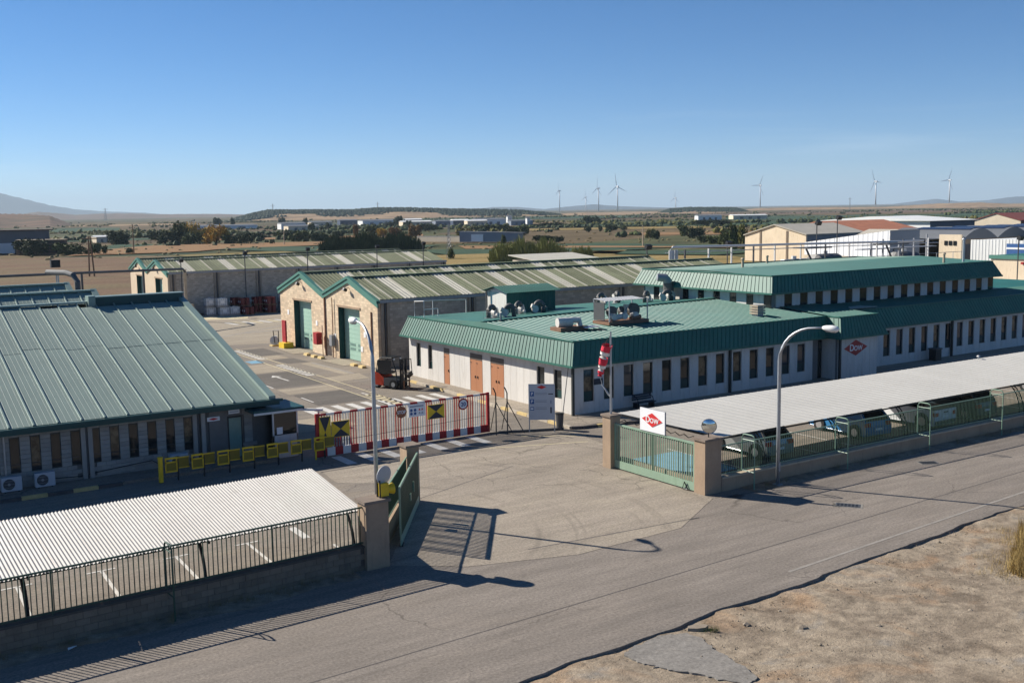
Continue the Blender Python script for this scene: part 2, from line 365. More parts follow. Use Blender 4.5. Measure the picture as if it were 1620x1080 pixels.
def part(name, mb, mat, parent, local=False, smooth=False):
    """mesh part; coordinates are world ones unless local"""
    me = mb.mesh(name, None if local else TF[parent])
    if smooth: me.polygons.foreach_set('use_smooth', [True]*len(me.polygons))
    return link(name, me, mat, parent)
def struct(name, mb, mat, kind='structure'):
    o = link(name, mb.mesh(name), mat); TF[o] = ((0, 0, 0), 0); o['kind'] = kind; return o
def inst(name, me, mat, parent, loc, rz=0, scale=None):
    o = link(name, me, mat, parent); o.location = loc; o.rotation_euler = (0, 0, rz)
    if scale: o.scale = scale
    return o
def copy_tree(o, loc, rz=0, label=None):
    c = o.copy(); COL.objects.link(c); c.location = loc; c.rotation_euler = (0, 0, rz); TF[c] = (tuple(loc), rz)
    if label: c['label'] = label
    for ch in o.children:
        d = ch.copy(); COL.objects.link(d); d.parent = c
        for g in ch.children:
            e = g.copy(); COL.objects.link(e); e.parent = d
    return c
_txt = {}
def text_mesh(s, size, depth=.004):
    k = (s, size)
    if k not in _txt:
        cu = bpy.data.curves.new('txt', 'FONT'); cu.body = s; cu.size = size; cu.extrude = depth; cu.align_x = 'CENTER'; cu.align_y = 'CENTER'; cu.resolution_u = 3
        cu.offset = size*.018
        o = bpy.data.objects.new('txt', cu); COL.objects.link(o); dg = bpy.context.evaluated_depsgraph_get(); dg.update()
        me = bpy.data.meshes.new_from_object(o.evaluated_get(dg)); bpy.data.objects.remove(o); _txt[k] = me
    return _txt[k].copy()
def letter(name, s, size, mat, parent, centre, normal, sx=1.0):
    """flat lettering standing upright on a face with the given outward horizontal normal"""
    n = Vector((normal[0], normal[1], 0)).normalized(); x = Vector((-n.y, n.x, 0)); me = text_mesh(s, size)
    (ox, oy, oz), rz = TF[parent]
    m = Matrix((x*sx, Vector((0, 0, 1)), n)).transposed().to_4x4(); m.translation = Vector(centre)+n*.006
    inv = (Matrix.Translation((ox, oy, oz)) @ Matrix.Rotation(rz, 4, 'Z')).inverted(); me.transform(inv @ m); me.materials.clear()
    return link(name, me, mat, parent)
def flat(z, pts): return MB().face([(x, y, z) for x, y in pts])
def rect(z, x0, x1, y0, y1): return flat(z, [(x0, y0), (x1, y0), (x1, y1), (x0, y1)])

# ------------------------------------------------------------------ the land
g = MB(); RR = [0, 150, 400, 800, 1500, 2500, 4000, 7000, 12000, 22000, 30000]; NS = 48
g.v.append((60, 120, -.35))
for r in RR[1:]:
    for k in range(NS): a = 2*math.pi*k/NS; g.v.append((60+r*math.cos(a), 120+r*math.sin(a), -.35))
for k in range(NS): g.f.append((0, 1+k, 1+(k+1) % NS))
for i in range(len(RR)-2):
    for k in range(NS):
        p, q = 1+i*NS, 1+(i+1)*NS; g.f.append((p+k, q+k, q+(k+1) % NS, p+(k+1) % NS))
struct('ground', g, 'country')
struct('field', flat(-.06, [(-60, 160), (36, 152), (120, 152), (128, 224), (88, 330), (50, 345), (-80, 352)]), 'field_brown')
struct('field', flat(-.05, [(126, 219), (178, 219), (200, 240), (150, 256), (126, 250), (100, 300), (92, 326), (130, 329), (128, 260), (118, 240)]), 'field_gold')
struct('field', flat(-.045, [(120, 110), (160, 120), (190, 190), (168, 236), (126, 219), (100, 152)]), 'field_gold')
struct('field', flat(-.05, [(128, 326), (160, 300), (190, 330), (150, 372), (120, 376)]), 'field_green')
struct('field', flat(-.05, [(150, 258), (182, 240), (214, 240), (206, 262), (172, 290), (160, 296)]), 'field_green')
struct('field', flat(-.05, [(176, 234), (192, 196), (236, 206), (206, 228), (190, 240)]), 'field_green')
struct('field', flat(-.05, [(200, 266), (232, 232), (250, 236), (238, 262), (234, 296), (212, 300)]), 'field_green')
struct('field', flat(-.048, [(176, 290), (206, 264), (222, 242), (240, 206), (252, 212), (232, 240), (214, 280), (190, 318)]), 'field_rust')
struct('field', flat(-.04, [(70, 352), (110, 352), (128, 372), (170, 374), (190, 420), (120, 440), (90, 400)]), 'field_rust')
struct('field', flat(-.05, [(88, 398), (112, 396), (130, 452), (118, 474), (96, 440)]), 'field_green')
def band(d0, d1, u0, u1, mt, z=-.2):
    a, b_, c, d = view_pt0(d0, u0), view_pt0(d0*1.02, u1), view_pt0(d1*1.03, u1), view_pt0(d1, u0); struct('field', flat(z, [a, b_, c, d]), mt)
def view_pt0(d, u): az = math.radians(56.4)-math.atan(u); return d*math.cos(az), d*math.sin(az)
for d0, d1, u0, u1, mt in ((700, 860, .02, .26, 'field_green'), (560, 600, -.5, -.32, 'field_green'), (900, 1150, -.5, -.36, 'field_green'), (1300, 1700, -.1, .12, 'field_green'), (950, 1250, .2, .5, 'field_green'), (480, 530, .1, .3, 'field_rust'), (620, 680, -.05, .2, 'field_gold'), (1500, 2000, .12, .5, 'hill_brown'), (1350, 1550, -.5, -.3, 'hill_tan'), (520, 560, -.3, -.08, 'field_rust'), (1900, 2400, -.02, .2, 'hill_tan')): band(d0, d1, u0, u1, mt)
HILLS = {
'pine_hill':(500,[(718,2079,-5),(733,2074,2),(762,2063,10),(791,2052,16),(842,2032,15),(876,2017,15),(933,1991,14),(990,1964,17),(1046,1935,16),(1102,1903,13),(1168,1864,11),(1232,1822,8),(1274,1793,3),(1300,1774,-2),(1321,1759,-7)],'hill_tan'),
'pine_rise':(350,[(1647,1880,-6),(1674,1856,5),(1705,1827,8),(1746,1788,7),(1781,1754,5),(1805,1729,-5)],'hill_tan'),
'brown_hill':(400,[(117,1595,19),(190,1588,19),(234,1582,17),(265,1577,16),(295,1572,13),(320,1567,2)],'hill_brown'),
'purple_ridge':(900,[(812,5136,19),(912,5119,34),(987,5105,27),(1063,5090,18),(1166,5067,22),(1297,5035,21),(1402,5007,15),(1534,4968,14),(1668,4925,12),(1802,4877,5)],'hill_brown'),
'tan_ridge':(600,[(2119,2122,-3),(2178,2062,5),(2287,1940,5),(2387,1816,3),(2424,1766,6),(2459,1717,10),(2518,1630,11),(2557,1568,6),(2614,1471,8),(2690,1327,9),(2744,1211,-4)],'hill_tan'),
'blue_mountain':(2600,[(-398,12393,306),(200,12398,395),(992,12359,388),(1492,12309,331),(1833,12263,258),(2065,12226,197),(2300,12184,129),(2540,12136,85),(2783,12083,62),(3218,11974,38),(3468,11904,10)],'hill_haze_tint'),
'blue_hills':(1500,[(4757,8795,5),(5010,8654,6),(5210,8535,12),(5408,8411,36),(5603,8282,32),(5794,8149,10),(5983,8012,30),(6167,7871,47),(6348,7726,26),(6611,7502,10),(6863,7272,-8)],'hill_haze_tint'),
'blue_ridge':(1800,[(9434,7416,-8),(9549,7266,-4),(9697,7068,25),(9838,6870,52),(9975,6670,20),(10104,6472,28),(10227,6276,58),(10401,5983,70),(10664,5502,40),(10873,5076,-30)],'hill_haze_tint'),
'stubble_ridge':(900,[(1250,1830,-6),(1360,1860,1),(1480,1920,3),(1560,1990,2),(1700,2050,2),(1850,2000,1),(2000,2010,-6)],'hill_tan'),
}
def sm(pts, n):                     # resample a crest line
    out = []
    for k in range(n+1):
        u = k/n*(len(pts)-1); i = min(int(u), len(pts)-2); f = u-i; f = f*f*(3-2*f)*.5+f*.5
        out.append(Vector(pts[i]).lerp(Vector(pts[i+1]), f))
    return out
CREST = {}
for nm, (w, pts, mt) in HILLS.items():
    n = 70; cr = sm(pts, n); mb = MB(); rs = [-1, -.75, -.5, -.3, -.15, 0, .2, .5, 1]; rnd = random.Random(nm)
    ph = [rnd.uniform(0, 6.3) for _ in range(6)]
    for k, p in enumerate(cr):
        d = Vector((p.x, p.y, 0)).normalized()
        for r in rs:
            h = (math.cos(math.pi*r)+1)/2; wob = .04*math.sin(k*.12+ph[0]+2*r)+.025*math.sin(k*.27+ph[1]-3*r)
            z = -8+(p.z+8)*h*(1+wob*(1-abs(r)*.4)*(0 if r == 0 else 1))+(.05*abs(p.z+8)*math.sin(k*1.9+ph[2]) if r == 0 else 0)*.4
            q = p+d*w*r*(1+.06*math.sin(k*.13+ph[3])); mb.v.append((q.x, q.y, z))
    R_ = len(rs)
    for k in range(n):
        for j in range(R_-1): mb.f.append((k*R_+j, (k+1)*R_+j, (k+1)*R_+j+1, k*R_+j+1))
    o = struct('hill' if 'mountain' not in nm else 'mountain', mb, mt); CREST[nm] = (cr, w, mb)
    o.data.polygons.foreach_set('use_smooth', [True]*len(o.data.polygons))
# pine wood on the hill: reads as one mass
wood = MB()
def blob(mb, x, y, z, r, h, rnd, n=6):
    i = len(mb.v); a0 = rnd.uniform(0, 6.28)
    mb.v.append((x, y, z))
    for lv, rr in ((.25, 1), (.6, .85)):
        for j in range(n): a = a0+6.283*j/n; q = rr*r*rnd.uniform(.75, 1.25); mb.v.append((x+q*math.cos(a), y+q*math.sin(a), z+h*lv*rnd.uniform(.85, 1.15)))
    mb.v.append((x+rnd.uniform(-.2, .2)*r, y, z+h*rnd.uniform(.9, 1.1)))
    for j in range(n):
        k = (j+1) % n; mb.f += [(i, i+1+k, i+1+j), (i+1+j, i+1+k, i+1+n+k, i+1+n+j), (i+1+n+j, i+1+n+k, i+1+2*n)]
rnd = random.Random(3)
for nm, cnt in (('pine_hill', 8500), ('pine_rise', 2400)):
    cr, w, mb = CREST[nm]
    for _ in range(cnt):
        k = rnd.randrange(1, len(cr)-2); r = -abs(rnd.gauss(0, .30)); p = cr[k].lerp(cr[k+1], rnd.random())
        if nm == 'pine_hill' and r < -.34 and math.sin(k*.33+1)+rnd.uniform(-.5, .5) > -.1: continue
        if r < -.5: continue
        d = Vector((p.x, p.y, 0)).normalized(); q = p+d*w*r; z = -8+(p.z+8)*(math.cos(math.pi*r)+1)/2
        blob(wood, q.x, q.y, z-1.5, rnd.uniform(2.2, 4.2), rnd.uniform(3.5, 6), rnd)
struct('forest', wood, 'leaf_pine', 'stuff')
rnd = random.Random(11)       # hedges, orchard rows and scattered scrub of the far plain
FARM = {'leaf_d': MB(), 'leaf_g': MB(), 'leaf_o': MB()}
def view_pt(d, u): az = math.radians(56.4)+math.atan(u); return d*math.cos(az), d*math.sin(az), az
for _ in range(95):                     # long low hedges running across the view
    x, y, az = view_pt(560*math.exp(rnd.random()*1.35), rnd.uniform(-.56, .52)); mb = FARM[rnd.choice(('leaf_d', 'leaf_d', 'leaf_g', 'leaf_o'))]
    da = az+math.pi/2+rnd.gauss(0, .12); hh = rnd.uniform(1.0, 2.6); st = hh*rnd.uniform(.9, 1.5)
    for k in range(rnd.randrange(14, 60)):
        if rnd.random() < .12: continue
        blob(mb, x+math.cos(da)*k*st+rnd.gauss(0, .6), y+math.sin(da)*k*st+rnd.gauss(0, 1.2), -.5, hh*rnd.uniform(.6, 1.1), hh*rnd.uniform(.6, 1.35), rnd)
for _ in range(420):                    # single trees and bushes
    x, y, az = view_pt(430*math.exp(rnd.random()**.8*1.6), rnd.uniform(-.56, .52)); mb = FARM[rnd.choice(('leaf_d', 'leaf_g', 'leaf_o'))]; hh = rnd.uniform(1.0, 3.6)
    for k in range(rnd.randrange(2, 6)): blob(mb, x+rnd.gauss(0, hh*.5), y+rnd.gauss(0, hh*.5), -.5, hh*rnd.uniform(.35, .6), hh*rnd.uniform(.6, 1.1), rnd)
for k_, mb in FARM.items(): struct('far_scrub', mb, k_, 'stuff')
near = MB()
for _ in range(420):
    az = math.radians(56.4)+math.atan(rnd.uniform(-.52, .52)); d = 330*math.exp(rnd.random()*.75); x, y = d*math.cos(az), d*math.sin(az)
    blob(near, x, y, -.2, rnd.uniform(.4, 1.1), rnd.uniform(.3, .8), rnd, 5)
struct('field_scrub', near, 'weed', 'stuff')
# haze: the air between here and the mountains
hz = MB().box(-30500, 30500, -30500, 30500, -9.5, 470)
o = link('haze', hz.mesh('haze')); o['kind'] = 'stuff'
hm = bpy.data.materials.new('haze_air'); hm.use_nodes = True; t = hm.node_tree; t.nodes.remove(t.nodes['Principled BSDF'])
pv = nd(t, 'VolumePrincipled'); pv.inputs['Density'].default_value = 7.2e-5; pv.inputs['Color'].default_value = (.66, .84, 1, 1); pv.inputs['Anisotropy'].default_value = .1
t.links.new(pv.outputs[0], t.nodes['Material Output'].inputs['Volume']); o.data.materials.append(hm)

# ------------------------------------------------------------------ road, yard, verge
def wl(x): return 31.45+(x-3.85)*.0568            # left boundary line
def road_edge(x): return 21.93+(x-14.62)*.0658
rnd = random.Random(5); xs = [-40+.28*k for k in range(int(140/.28))]
edge = []; j1 = j2 = 0
for x in xs:
    j1 = j1*.7+rnd.gauss(0, .022); j2 = .05*math.sin(x*.9)+.03*math.sin(x*2.3+1); edge.append((x, road_edge(x)+j1+j2))
rd = MB(); n = len(edge)
for x, y in edge: rd.v += [(x, y-.03, -.16), (x, y, -.02), (x, y+.35, .0), (x, 34, .0)]
for k in range(n-1):
    for j in range(3): rd.f.append((4*k+j, 4*k+4+j, 4*k+5+j, 4*k+1+j))
struct('road', rd, 'road_asphalt')
vg = MB(); rnd = random.Random(9); step = .35; nx, ny = 190, 70; ph = [rnd.uniform(0, 6) for _ in range(8)]
for i in range(nx+1):
    for j in range(ny+1):
        x = -8+i*.45; y = 25.5-j*.4; e = road_edge(x)
        z = -.085+.03*math.sin(x*.7+ph[0])*math.sin(y*.9+ph[1])+.02*math.sin(x*2.1+y*1.3+ph[2])+rnd.gauss(0, .012)
        if y > e+.3: z = -.14
        if y < e-6: z += .02*(e-6-y)
        vg.v.append((x, y, z))
for i in range(nx):
    for j in range(ny): a = i*(ny+1)+j; vg.f.append((a, a+1, a+ny+2, a+ny+1))
o = struct('verge', vg, 'verge_dirt'); o.data.polygons.foreach_set('use_smooth', [True]*len(o.data.polygons))
struct('yard', flat(.004, [(-40, 33.2), (15.5, 32.6), (16.1, 32.4), (31, 32.4), (31, 32.5), (110, 32.5), (110, 128), (-40, 128)]), 'yard_asphalt')
struct('side_lot', flat(-.03, [(108, 40), (150, 40), (150, 128), (108, 128)]), 'apron')
struct('entrance_apron', flat(.008, [(16.1, 32.0), (18.2, 30.3), (22, 29.1), (27, 29.3), (30.9, 31.6), (31.0, 38.0), (33.4, 40.5), (34.4, 45.8), (27, 45.95), (19.7, 45.7), (19.4, 43.5), (21.0, 42.2), (20.8, 38.9), (20.0, 37.6)]), 'apron')
struct('far_yard_strip', flat(.008, [(20, 100), (36.8, 95), (90, 95), (90, 127), (20, 127)]), 'concrete_patch')
for i, p in enumerate([[(26.8, 69.4), (30.6, 69.2), (30.6, 66.8), (26.7, 67.0)], [(31.7, 72.5), (34.6, 72.8), (34.2, 70.2), (31.6, 70.0)], [(31.4, 86.2), (33.6, 86.6), (33.8, 84.4), (31.3, 84.2)],
                       [(28.5, 82), (31, 82), (31, 77.5), (28.3, 77.4)], [(33.2, 80.5), (34.2, 80.6), (34.4, 73), (33.4, 72.9)], [(22, 58.3), (26, 58.5), (26, 55), (22.4, 54.8)]]):
    struct('concrete_patch', flat(.010, p), 'concrete_patch')
for p in [[(27, 77), (31, 77), (30.8, 70), (26.9, 69.8)], [(26.8, 66.6), (30.4, 66.5), (30.2, 62), (26.6, 62)], [(32.3, 92), (34.4, 92), (34.4, 87), (32.3, 87)], [(32.2, 84), (34, 84), (34.2, 81), (32.3, 81)]]:
    struct('asphalt_patch', flat(.008, p), 'dark_patch')
def paint(pts, mat, nm='painted_line', z=.014): return struct(nm, flat(z, pts), mat)
def line(a, b, w, mat, nm='painted_line', z=.014):
    a, b = Vector(a), Vector(b); n = Vector((-(b-a).y, (b-a).x)).normalized()*w/2
    return paint([tuple(a-n), tuple(b-n), tuple(b+n), tuple(a+n)], mat, nm, z)
for k in range(10): x = 25.15+k*1.0; paint([(x, 59.0), (x+.5, 59.0), (x+.5, 61.4), (x, 61.4)], 'line_white', 'zebra_stripe')
for x in (21.3, 22.55, 23.8, 25.1, 26.4, 27.7, 29.0): paint([(x, 46.35), (x+.5, 46.35), (x+.5, 48.3), (x, 48.3)], 'line_white', 'zebra_stripe')
for y0, y1, n in ((74.1, 81.2, 9), (85.0, 92.2, 9), (59.5, 64, 6)):
    for k in range(n):
        y = y0+(y1-y0)*k/n; dx = (y-74)*.033; paint([(30.95+dx, y), (31.8+dx, y), (31.8+dx, y+.42), (30.95+dx, y+.42)], 'line_white' if y > 70 else 'line_cream', 'walkway_bar')
line((32.25, 93), (31.3, 59.5), .1, 'line_cream'); line((31.3, 93), (30.2, 59.5), .1, 'line_cream')
line((29.0, 72.7), (28.95, 75.0), .16, 'line_white', 'arrow'); paint([(28.55, 74.9), (29.35, 74.9), (28.95, 75.8)], 'line_white', 'arrow')
line((30.9, 63.0), (30.85, 64.6), .14, 'line_white', 'arrow')
for y in (63.3, 70.2, 76.9): line((26.85, y), (26.9, y+2.1), .12, 'line_white')
line((34.2, 73), (34.1, 80.5), .35, 'line_faded'); paint([(30.0, 84.6), (31.1, 84.6), (31.1, 82.9), (30.0, 82.9)], 'line_blue', 'parking_mark')
for k in range(14): x = 39.5+k*.95; paint([(x, 113.5), (x+.45, 113.5), (x+.1, 116.5), (x-.35, 116.5)], 'line_cream' if k % 2 else 'line_white', 'hatch_bar')
line((37.5, 105), (47, 106.5), .5, 'line_faded'); line((30, 100), (48, 113), .3, 'line_faded')
paint([(37.5, 122), (43, 119.5), (44, 122), (40, 126)], 'line_cream', 'storage_mark')
for x in (5.2, 7.85, 10.4, 13.0): line((x-.14, 33.0), (x+.03, 37.3), .12, 'line_white', 'parking_line'); line((x-.45, 37.3), (x+.5, 37.35), .1, 'line_white', 'parking_line')
line((15.05, 36.6), (15.1, 38.2), .3, 'line_white', 'parking_line'); line((15.45, 34.4), (15.55, 35.3), .1, 'line_white', 'parking_line')
for k in range(13): x = 35.6+k*2.6; line((x, 34.2), (x, 39.6), .1, 'line_white', 'parking_line')
paint([(32.6, 34.6), (35.4, 34.6), (35.6, 39), (32.6, 39)], 'line_blue', 'parking_mark')
line((28.6, 45.2), (33.5, 43.4), .1, 'line_cream'); line((31.5, 46.6), (34.3, 44.6), .1, 'line_cream')
line((19.6, 45.72), (34.2, 46.0), .07, 'kerb_dark', 'gate_track', .016)
line((7, 46.6), (14, 47.2), .08, 'line_faded', 'painted_line')
line((26.5, 23.55), (44, 24.75), .12, 'line_faded', 'road_edge_line', .006); line((44, 24.75), (95, 28), .12, 'line_faded', 'road_edge_line', .006)
line((3, 24.6), (62, 27.4), .035, 'kerb_dark', 'road_seam', .005)
line((20.9, 30.6), (28.5, 29.9), .05, 'kerb_dark', 'road_seam', .012); line((31.5, 31.4), (36.2, 31.0), .05, 'kerb_dark', 'road_seam', .012)
line((20.8, 38.8), (27.4, 41.3), .04, 'kerb_dark', 'road_seam', .012)
rnd = random.Random(31)
def dirt_strip(x0, x1, f, z):
    top, bot = [], []; x = x0; j = 0
    while x < x1: j = j*.6+rnd.gauss(0, .09); top.append((x, f(x)+.05)); bot.append((x, f(x)-.75-j-.15*math.sin(x*.8))); x += .4
    mb = MB()
    for k in range(len(top)-1): mb.face([(*bot[k], z), (*bot[k+1], z), (*top[k+1], z+.03), (*top[k], z+.03)])
    struct('dirt_strip', mb, 'verge_dirt')
dirt_strip(33.0, 80, lambda x: 32.1, .006); dirt_strip(-10, 15.2, wl, .006)
# ------------------------------------------------------------------ office: white panels, green mansard
OF = thing('office_building', 'long low white office with dark green mansard roof and slit windows', 'building', (36.85, 49.1, 0))
def fascia(parent, poly_out, poly_in, z0, z1, pitch=.36, mat='green_metal', soff=None):
    """mansard band: one ribbed sheet per side, with trim strips along its two edges"""
    for k in range(len(poly_out)-1):
        a, b = poly_out[k], poly_out[k+1]; c, d = poly_in[k+1], poly_in[k]
        mb = MB().ribs((*a, z0), (*b, z0), (*c, z1), (*d, z1), pitch, .03, .06)
        p = part('mansard', mb, mat, parent)
        tr = MB().bar((*a, z0-.02), (*b, z0-.02), .09, .12); part('eave_trim', tr, mat, p)
        tr = MB().bar((*d, z1+.02), (*c, z1+.02), .12, .07); part('ridge_trim', tr, mat, p)
        part('soffit', MB().face([(*a, z0), (*d, z0), (*c, z0), (*b, z0)]), 'panel_core', p)
def window_meshes(w, z0, z1):
    fr = MB()
    fr.box(0, .05, 0, .06, z0, z1); fr.box(w-.05, w, 0, .06, z0, z1); fr.box(.05, w-.05, 0, .06, z1-.05, z1); fr.box(.05, w-.05, 0, .06, z0, z0+.05)
    zs = z0+(z1-z0)*.30; fr.box(.05, w-.05, 0, .06, zs, zs+.05)
    return (fr.mesh('frame'), MB().box(.05, w-.05, .035, .05, zs+.05, z1-.05).mesh('pane'), MB().box(.05, w-.05, .035, .05, z0+.05, zs).mesh('spandrel'))
WM = {}
def window(parent, world, rz, w=.74, z0=.8, z1=2.7, glass='glass'):
    """origin at lower left as seen from outside; local x along wall, +y into the wall"""
    k = (w, z0, z1)
    if k not in WM: WM[k] = window_meshes(w, z0, z1)
    f, p, s = WM[k]; loc, prz = TF[parent]
    o = inst('window', f, 'frame_dark', parent, Vector(world)-Vector(loc), rz)
    g = p.copy() if glass != 'glass' else p
    if glass != 'glass': g.materials.clear()
    q = link('pane', g, glass, o); q2 = link('spandrel', s, 'spandrel', o); return o
def panel_wall(parent, org, dx, n, pitch, h, opens, z0=.8, z1=2.7, doors=()):
    """row of precast panels starting at org along unit direction dx; opens = panel numbers with a window"""
    ang = math.atan2(dx[1], dx[0]); me = {}
    def pm(w, a, b):
        k = (w, a, b)
        if k not in me: me[k] = MB().box(.008, w-.008, 0, .09, a, b).mesh('wall_panel')
        return me[k]
    loc = Vector(TF[parent][0]); wl_ = MB().box(0, n*pitch, .2, .36, 0, h, Matrix.Translation(org) @ Matrix.Rotation(ang, 4, 'Z')); w = part('wall', wl_, 'panel_core', parent)
    for k in range(n):
        p = Vector(org)+Vector((dx[0], dx[1], 0))*pitch*k
        if k in doors: continue
        segs = [(0, z0), (z1, h)] if k in opens else [(0, h)]
        for a, b in segs: inst('wall_panel', pm(pitch, a, b), 'white_panel', w, p-loc, ang)
        if k in opens: window(parent, p+Vector((-math.sin(ang), math.cos(ang), 0))*.10, ang, pitch, z0, z1, random.choice(['glass', 'glass_tan', 'glass_tan', 'glass_blue']))
    return w
# front wing (faces the road): windows on every second panel
panel_wall(OF, (36.86, 49.1, 0), (1, 0), 28, .755, 3.06, [1+2*k for k in range(13)], doors=(27,))
# entrance side (faces the yard), left to right seen from the yard: y runs down from 69 to 49.1
SP = .7635; sdoor = {6: 1, 7: 1, 11: 1, 12: 1, 15: 1, 16: 1}
def side_panels():
    n = 26; ang = -math.pi/2; org = Vector((36.85, 68.95, 0)); w = part('wall', MB().box(37.05, 37.2, 49.2, 68.95, 0, 3.06), 'panel_core', OF); loc = Vector(TF[OF][0])
    cuts = [('w', 67.22, 67.85), ('w', 65.55, 66.15), ('d', 63.15, 63.93), ('D', 58.92, 60.47), ('D', 56.36, 57.94), ('w', 51.95, 52.75), ('w', 50.22, 51.0)]
    ys = [68.95]+[y for c in cuts for y in (c[2], c[1])]+[49.2]
    for k in range(0, len(ys)-1, 2):
        L = ys[k]-ys[k+1]; m = max(1, round(L/.72)); st = L/m
        for j in range(m): inst('wall_panel', MB().box(.008, st-.008, 0, .09, 0, 3.06).mesh('wall_panel'), 'white_panel', w, Vector((36.85, ys[k]-j*st, 0))-loc, ang)
    for kind, y0, y1 in cuts:
        L = y1-y0
        if kind == 'w':
            for a, b in ((0, .9), (2.6, 3.06)): inst('wall_panel', MB().box(.008, L-.008, 0, .09, a, b).mesh('wall_panel'), 'white_panel', w, Vector((36.85, y1, 0))-loc, ang)
            window(OF, (36.95, y1, 0), ang, round(L, 2), .9, 2.6, 'glass')
        else:
            inst('wall_panel', MB().box(.008, L-.008, 0, .09, 2.62, 3.06).mesh('wall_panel'), 'white_panel', w, Vector((36.85, y1, 0))-loc, ang)
            d = inst('door', MB().box(0, L, .03, .07, .02, 2.62).mesh('door'), 'frame_dark', OF, Vector((36.85, y1, 0))-loc, ang)
            nl = 2 if kind == 'D' else 1
            for j in range(nl):
                ww = (L-.08)/nl; link('leaf', MB().box(.04+j*ww+.006, .04+(j+1)*ww-.006, .005, .03, .04, 2.2).mesh('leaf'), 'brown_door', d)
                link('handle', MB().box(.04+(j+.5)*ww+(.3*ww if j == 0 else -.3*ww), .04+(j+.5)*ww+(.3*ww if j == 0 else -.3*ww)+.05, -.04, .005, 1.0, 1.16).mesh('handle'), 'black_steel', d)
                link('hinge', MB().box(.06+j*ww, .2+j*ww, -.02, .005, 1.98, 2.02).mesh('hinge'), 'black_steel', d)
            link('transom', MB().box(.04, L-.04, .01, .03, 2.22, 2.58).mesh('transom'), 'dark_transom', d)
side_panels()
# main door beside the projecting entrance block
dl = Vector(TF[OF][0])
d = inst('door', MB().box(0, 1.5, .3, .36, 0, 2.75).mesh('door'), 'frame_dark', OF, Vector((57.0, 49.1, 0))-dl)
link('pane', MB().box(.08, .72, .27, .3, .1, 2.2).mesh('pane'), 'glass', d); link('pane', MB().box(.78, 1.42, .27, .3, .1, 2.2).mesh('pane'), 'glass', d); link('pane', MB().box(.08, 1.42, .27, .3, 2.28, 2.68).mesh('pane'), 'glass', d)
# projecting entrance block with the sign, and second wing
panel_wall(OF, (58.55, 47.9, 0), (1, 0), 5, .79, 3.06, [])
w = part('wall', MB().box(58.58, 58.7, 48.0, 50.3, 0, 3.06), 'white_panel', OF); part('wall', MB().box(62.4, 62.49, 48.0, 50.3, 0, 3.06), 'white_panel', OF)
panel_wall(OF, (62.6, 50.3, 0), (1, 0), 46, .748, 3.06, [3+2*k for k in range(21)]+[1])
part('wall', MB().box(37.1, 97.0, 53, 68.7, 0, 3.05), 'panel_core', OF)
for x, y in ((36.72, 48.98), (49.33, 49.02), (58.45, 47.82), (63.3, 50.2), (74.5, 50.2), (86, 50.2)):
    part('downpipe', MB().box(x-.07, x+.07, y-.1, y+.04, .1, 3.1), 'frame_dark', OF)
# mansard bands
fascia(OF, [(36.35, 69.45), (36.35, 48.5), (58.0, 48.5), (58.0, 47.35), (62.95, 47.35), (62.95, 49.75), (97.6, 49.75), (97.6, 69.45)],
       [(36.85, 68.95), (36.85, 49.0), (58.5, 49.0), (58.5, 47.85), (62.45, 47.85), (62.45, 50.25), (97.1, 50.25), (97.1, 68.95)], 3.05, 4.4)
# roof planes: ridge at y 59
def oroof(a, b, c, d, h=.026, tp=.115): return part('roof_sheet', MB().ribs(a, b, c, d, .4, h, tp), 'green_roof', OF)
oroof((36.85, 49.0, 4.40), (58.5, 49.0, 4.40), (58.5, 59, 5.08), (36.95, 59, 4.76))
oroof((58.5, 68.9, 4.38), (36.85, 68.9, 4.38), (36.95, 59, 4.76), (58.5, 59, 5.08), .006, .04)
oroof((58.5, 47.85, 4.40), (62.45, 47.85, 4.40), (62.45, 53.4, 4.78), (58.5, 53.4, 4.78))
oroof((62.45, 50.25, 4.42), (97.1, 50.25, 4.42), (97.1, 53.4, 4.64), (62.45, 53.4, 4.64))
part('roof_deck', MB().box(84.9, 97.1, 53.4, 68.9, 4.4, 4.6), 'green_roof', OF)
part('gable_flashing', MB().face([(36.87, 49.2, 4.38), (36.95, 59, 4.80), (36.87, 68.8, 4.38)]), 'green_metal', OF)
cap = MB(); cap.bar((36.9, 59, 4.83), (58.0, 59, 5.15), .42, .05); part('ridge_cap', cap, 'green_trim', OF)
for k in range(0, 64): pass
# raised clerestory block on the roof
RB = thing('clerestory_block', 'raised upper block with green mansard standing on the office roof', 'building', (57.7, 53.3, 4.3))
w = part('wall', MB().box(57.85, 84.6, 53.45, 67.3, 4.3, 5.9), 'panel_core', RB); rl = Vector(TF[RB][0])
wp = MB().box(.008, .84, 0, .09, 0, 1.55).mesh('wall_panel')
for k in range(16):
    x = 58.25+k*1.66; inst('wall_panel', wp, 'white_panel', w, Vector((x, 53.36, 4.3))-rl)
    f = inst('window', MB().box(0, .8, .03, .06, 0, 1.55).mesh('window'), 'frame_dark', RB, Vector((x+.85, 53.36, 4.3))-rl); link('pane', MB().box(.05, .75, .015, .03, .08, 1.5).mesh('pane'), 'glass', f)
for k in range(8):
    y = 67.0-k*1.7; inst('wall_panel', MB().box(0, 1.0, 0, .09, 0, 1.55).mesh('wall_panel'), 'white_panel', w, Vector((57.76, y, 4.3))-rl, -math.pi/2)
    f = inst('window', MB().box(0, .68, .03, .06, 0, 1.55).mesh('window'), 'frame_dark', RB, Vector((57.76, y-1.01, 4.3))-rl, -math.pi/2); link('pane', MB().box(.05, .63, .015, .03, .08, 1.5).mesh('pane'), 'glass', f)
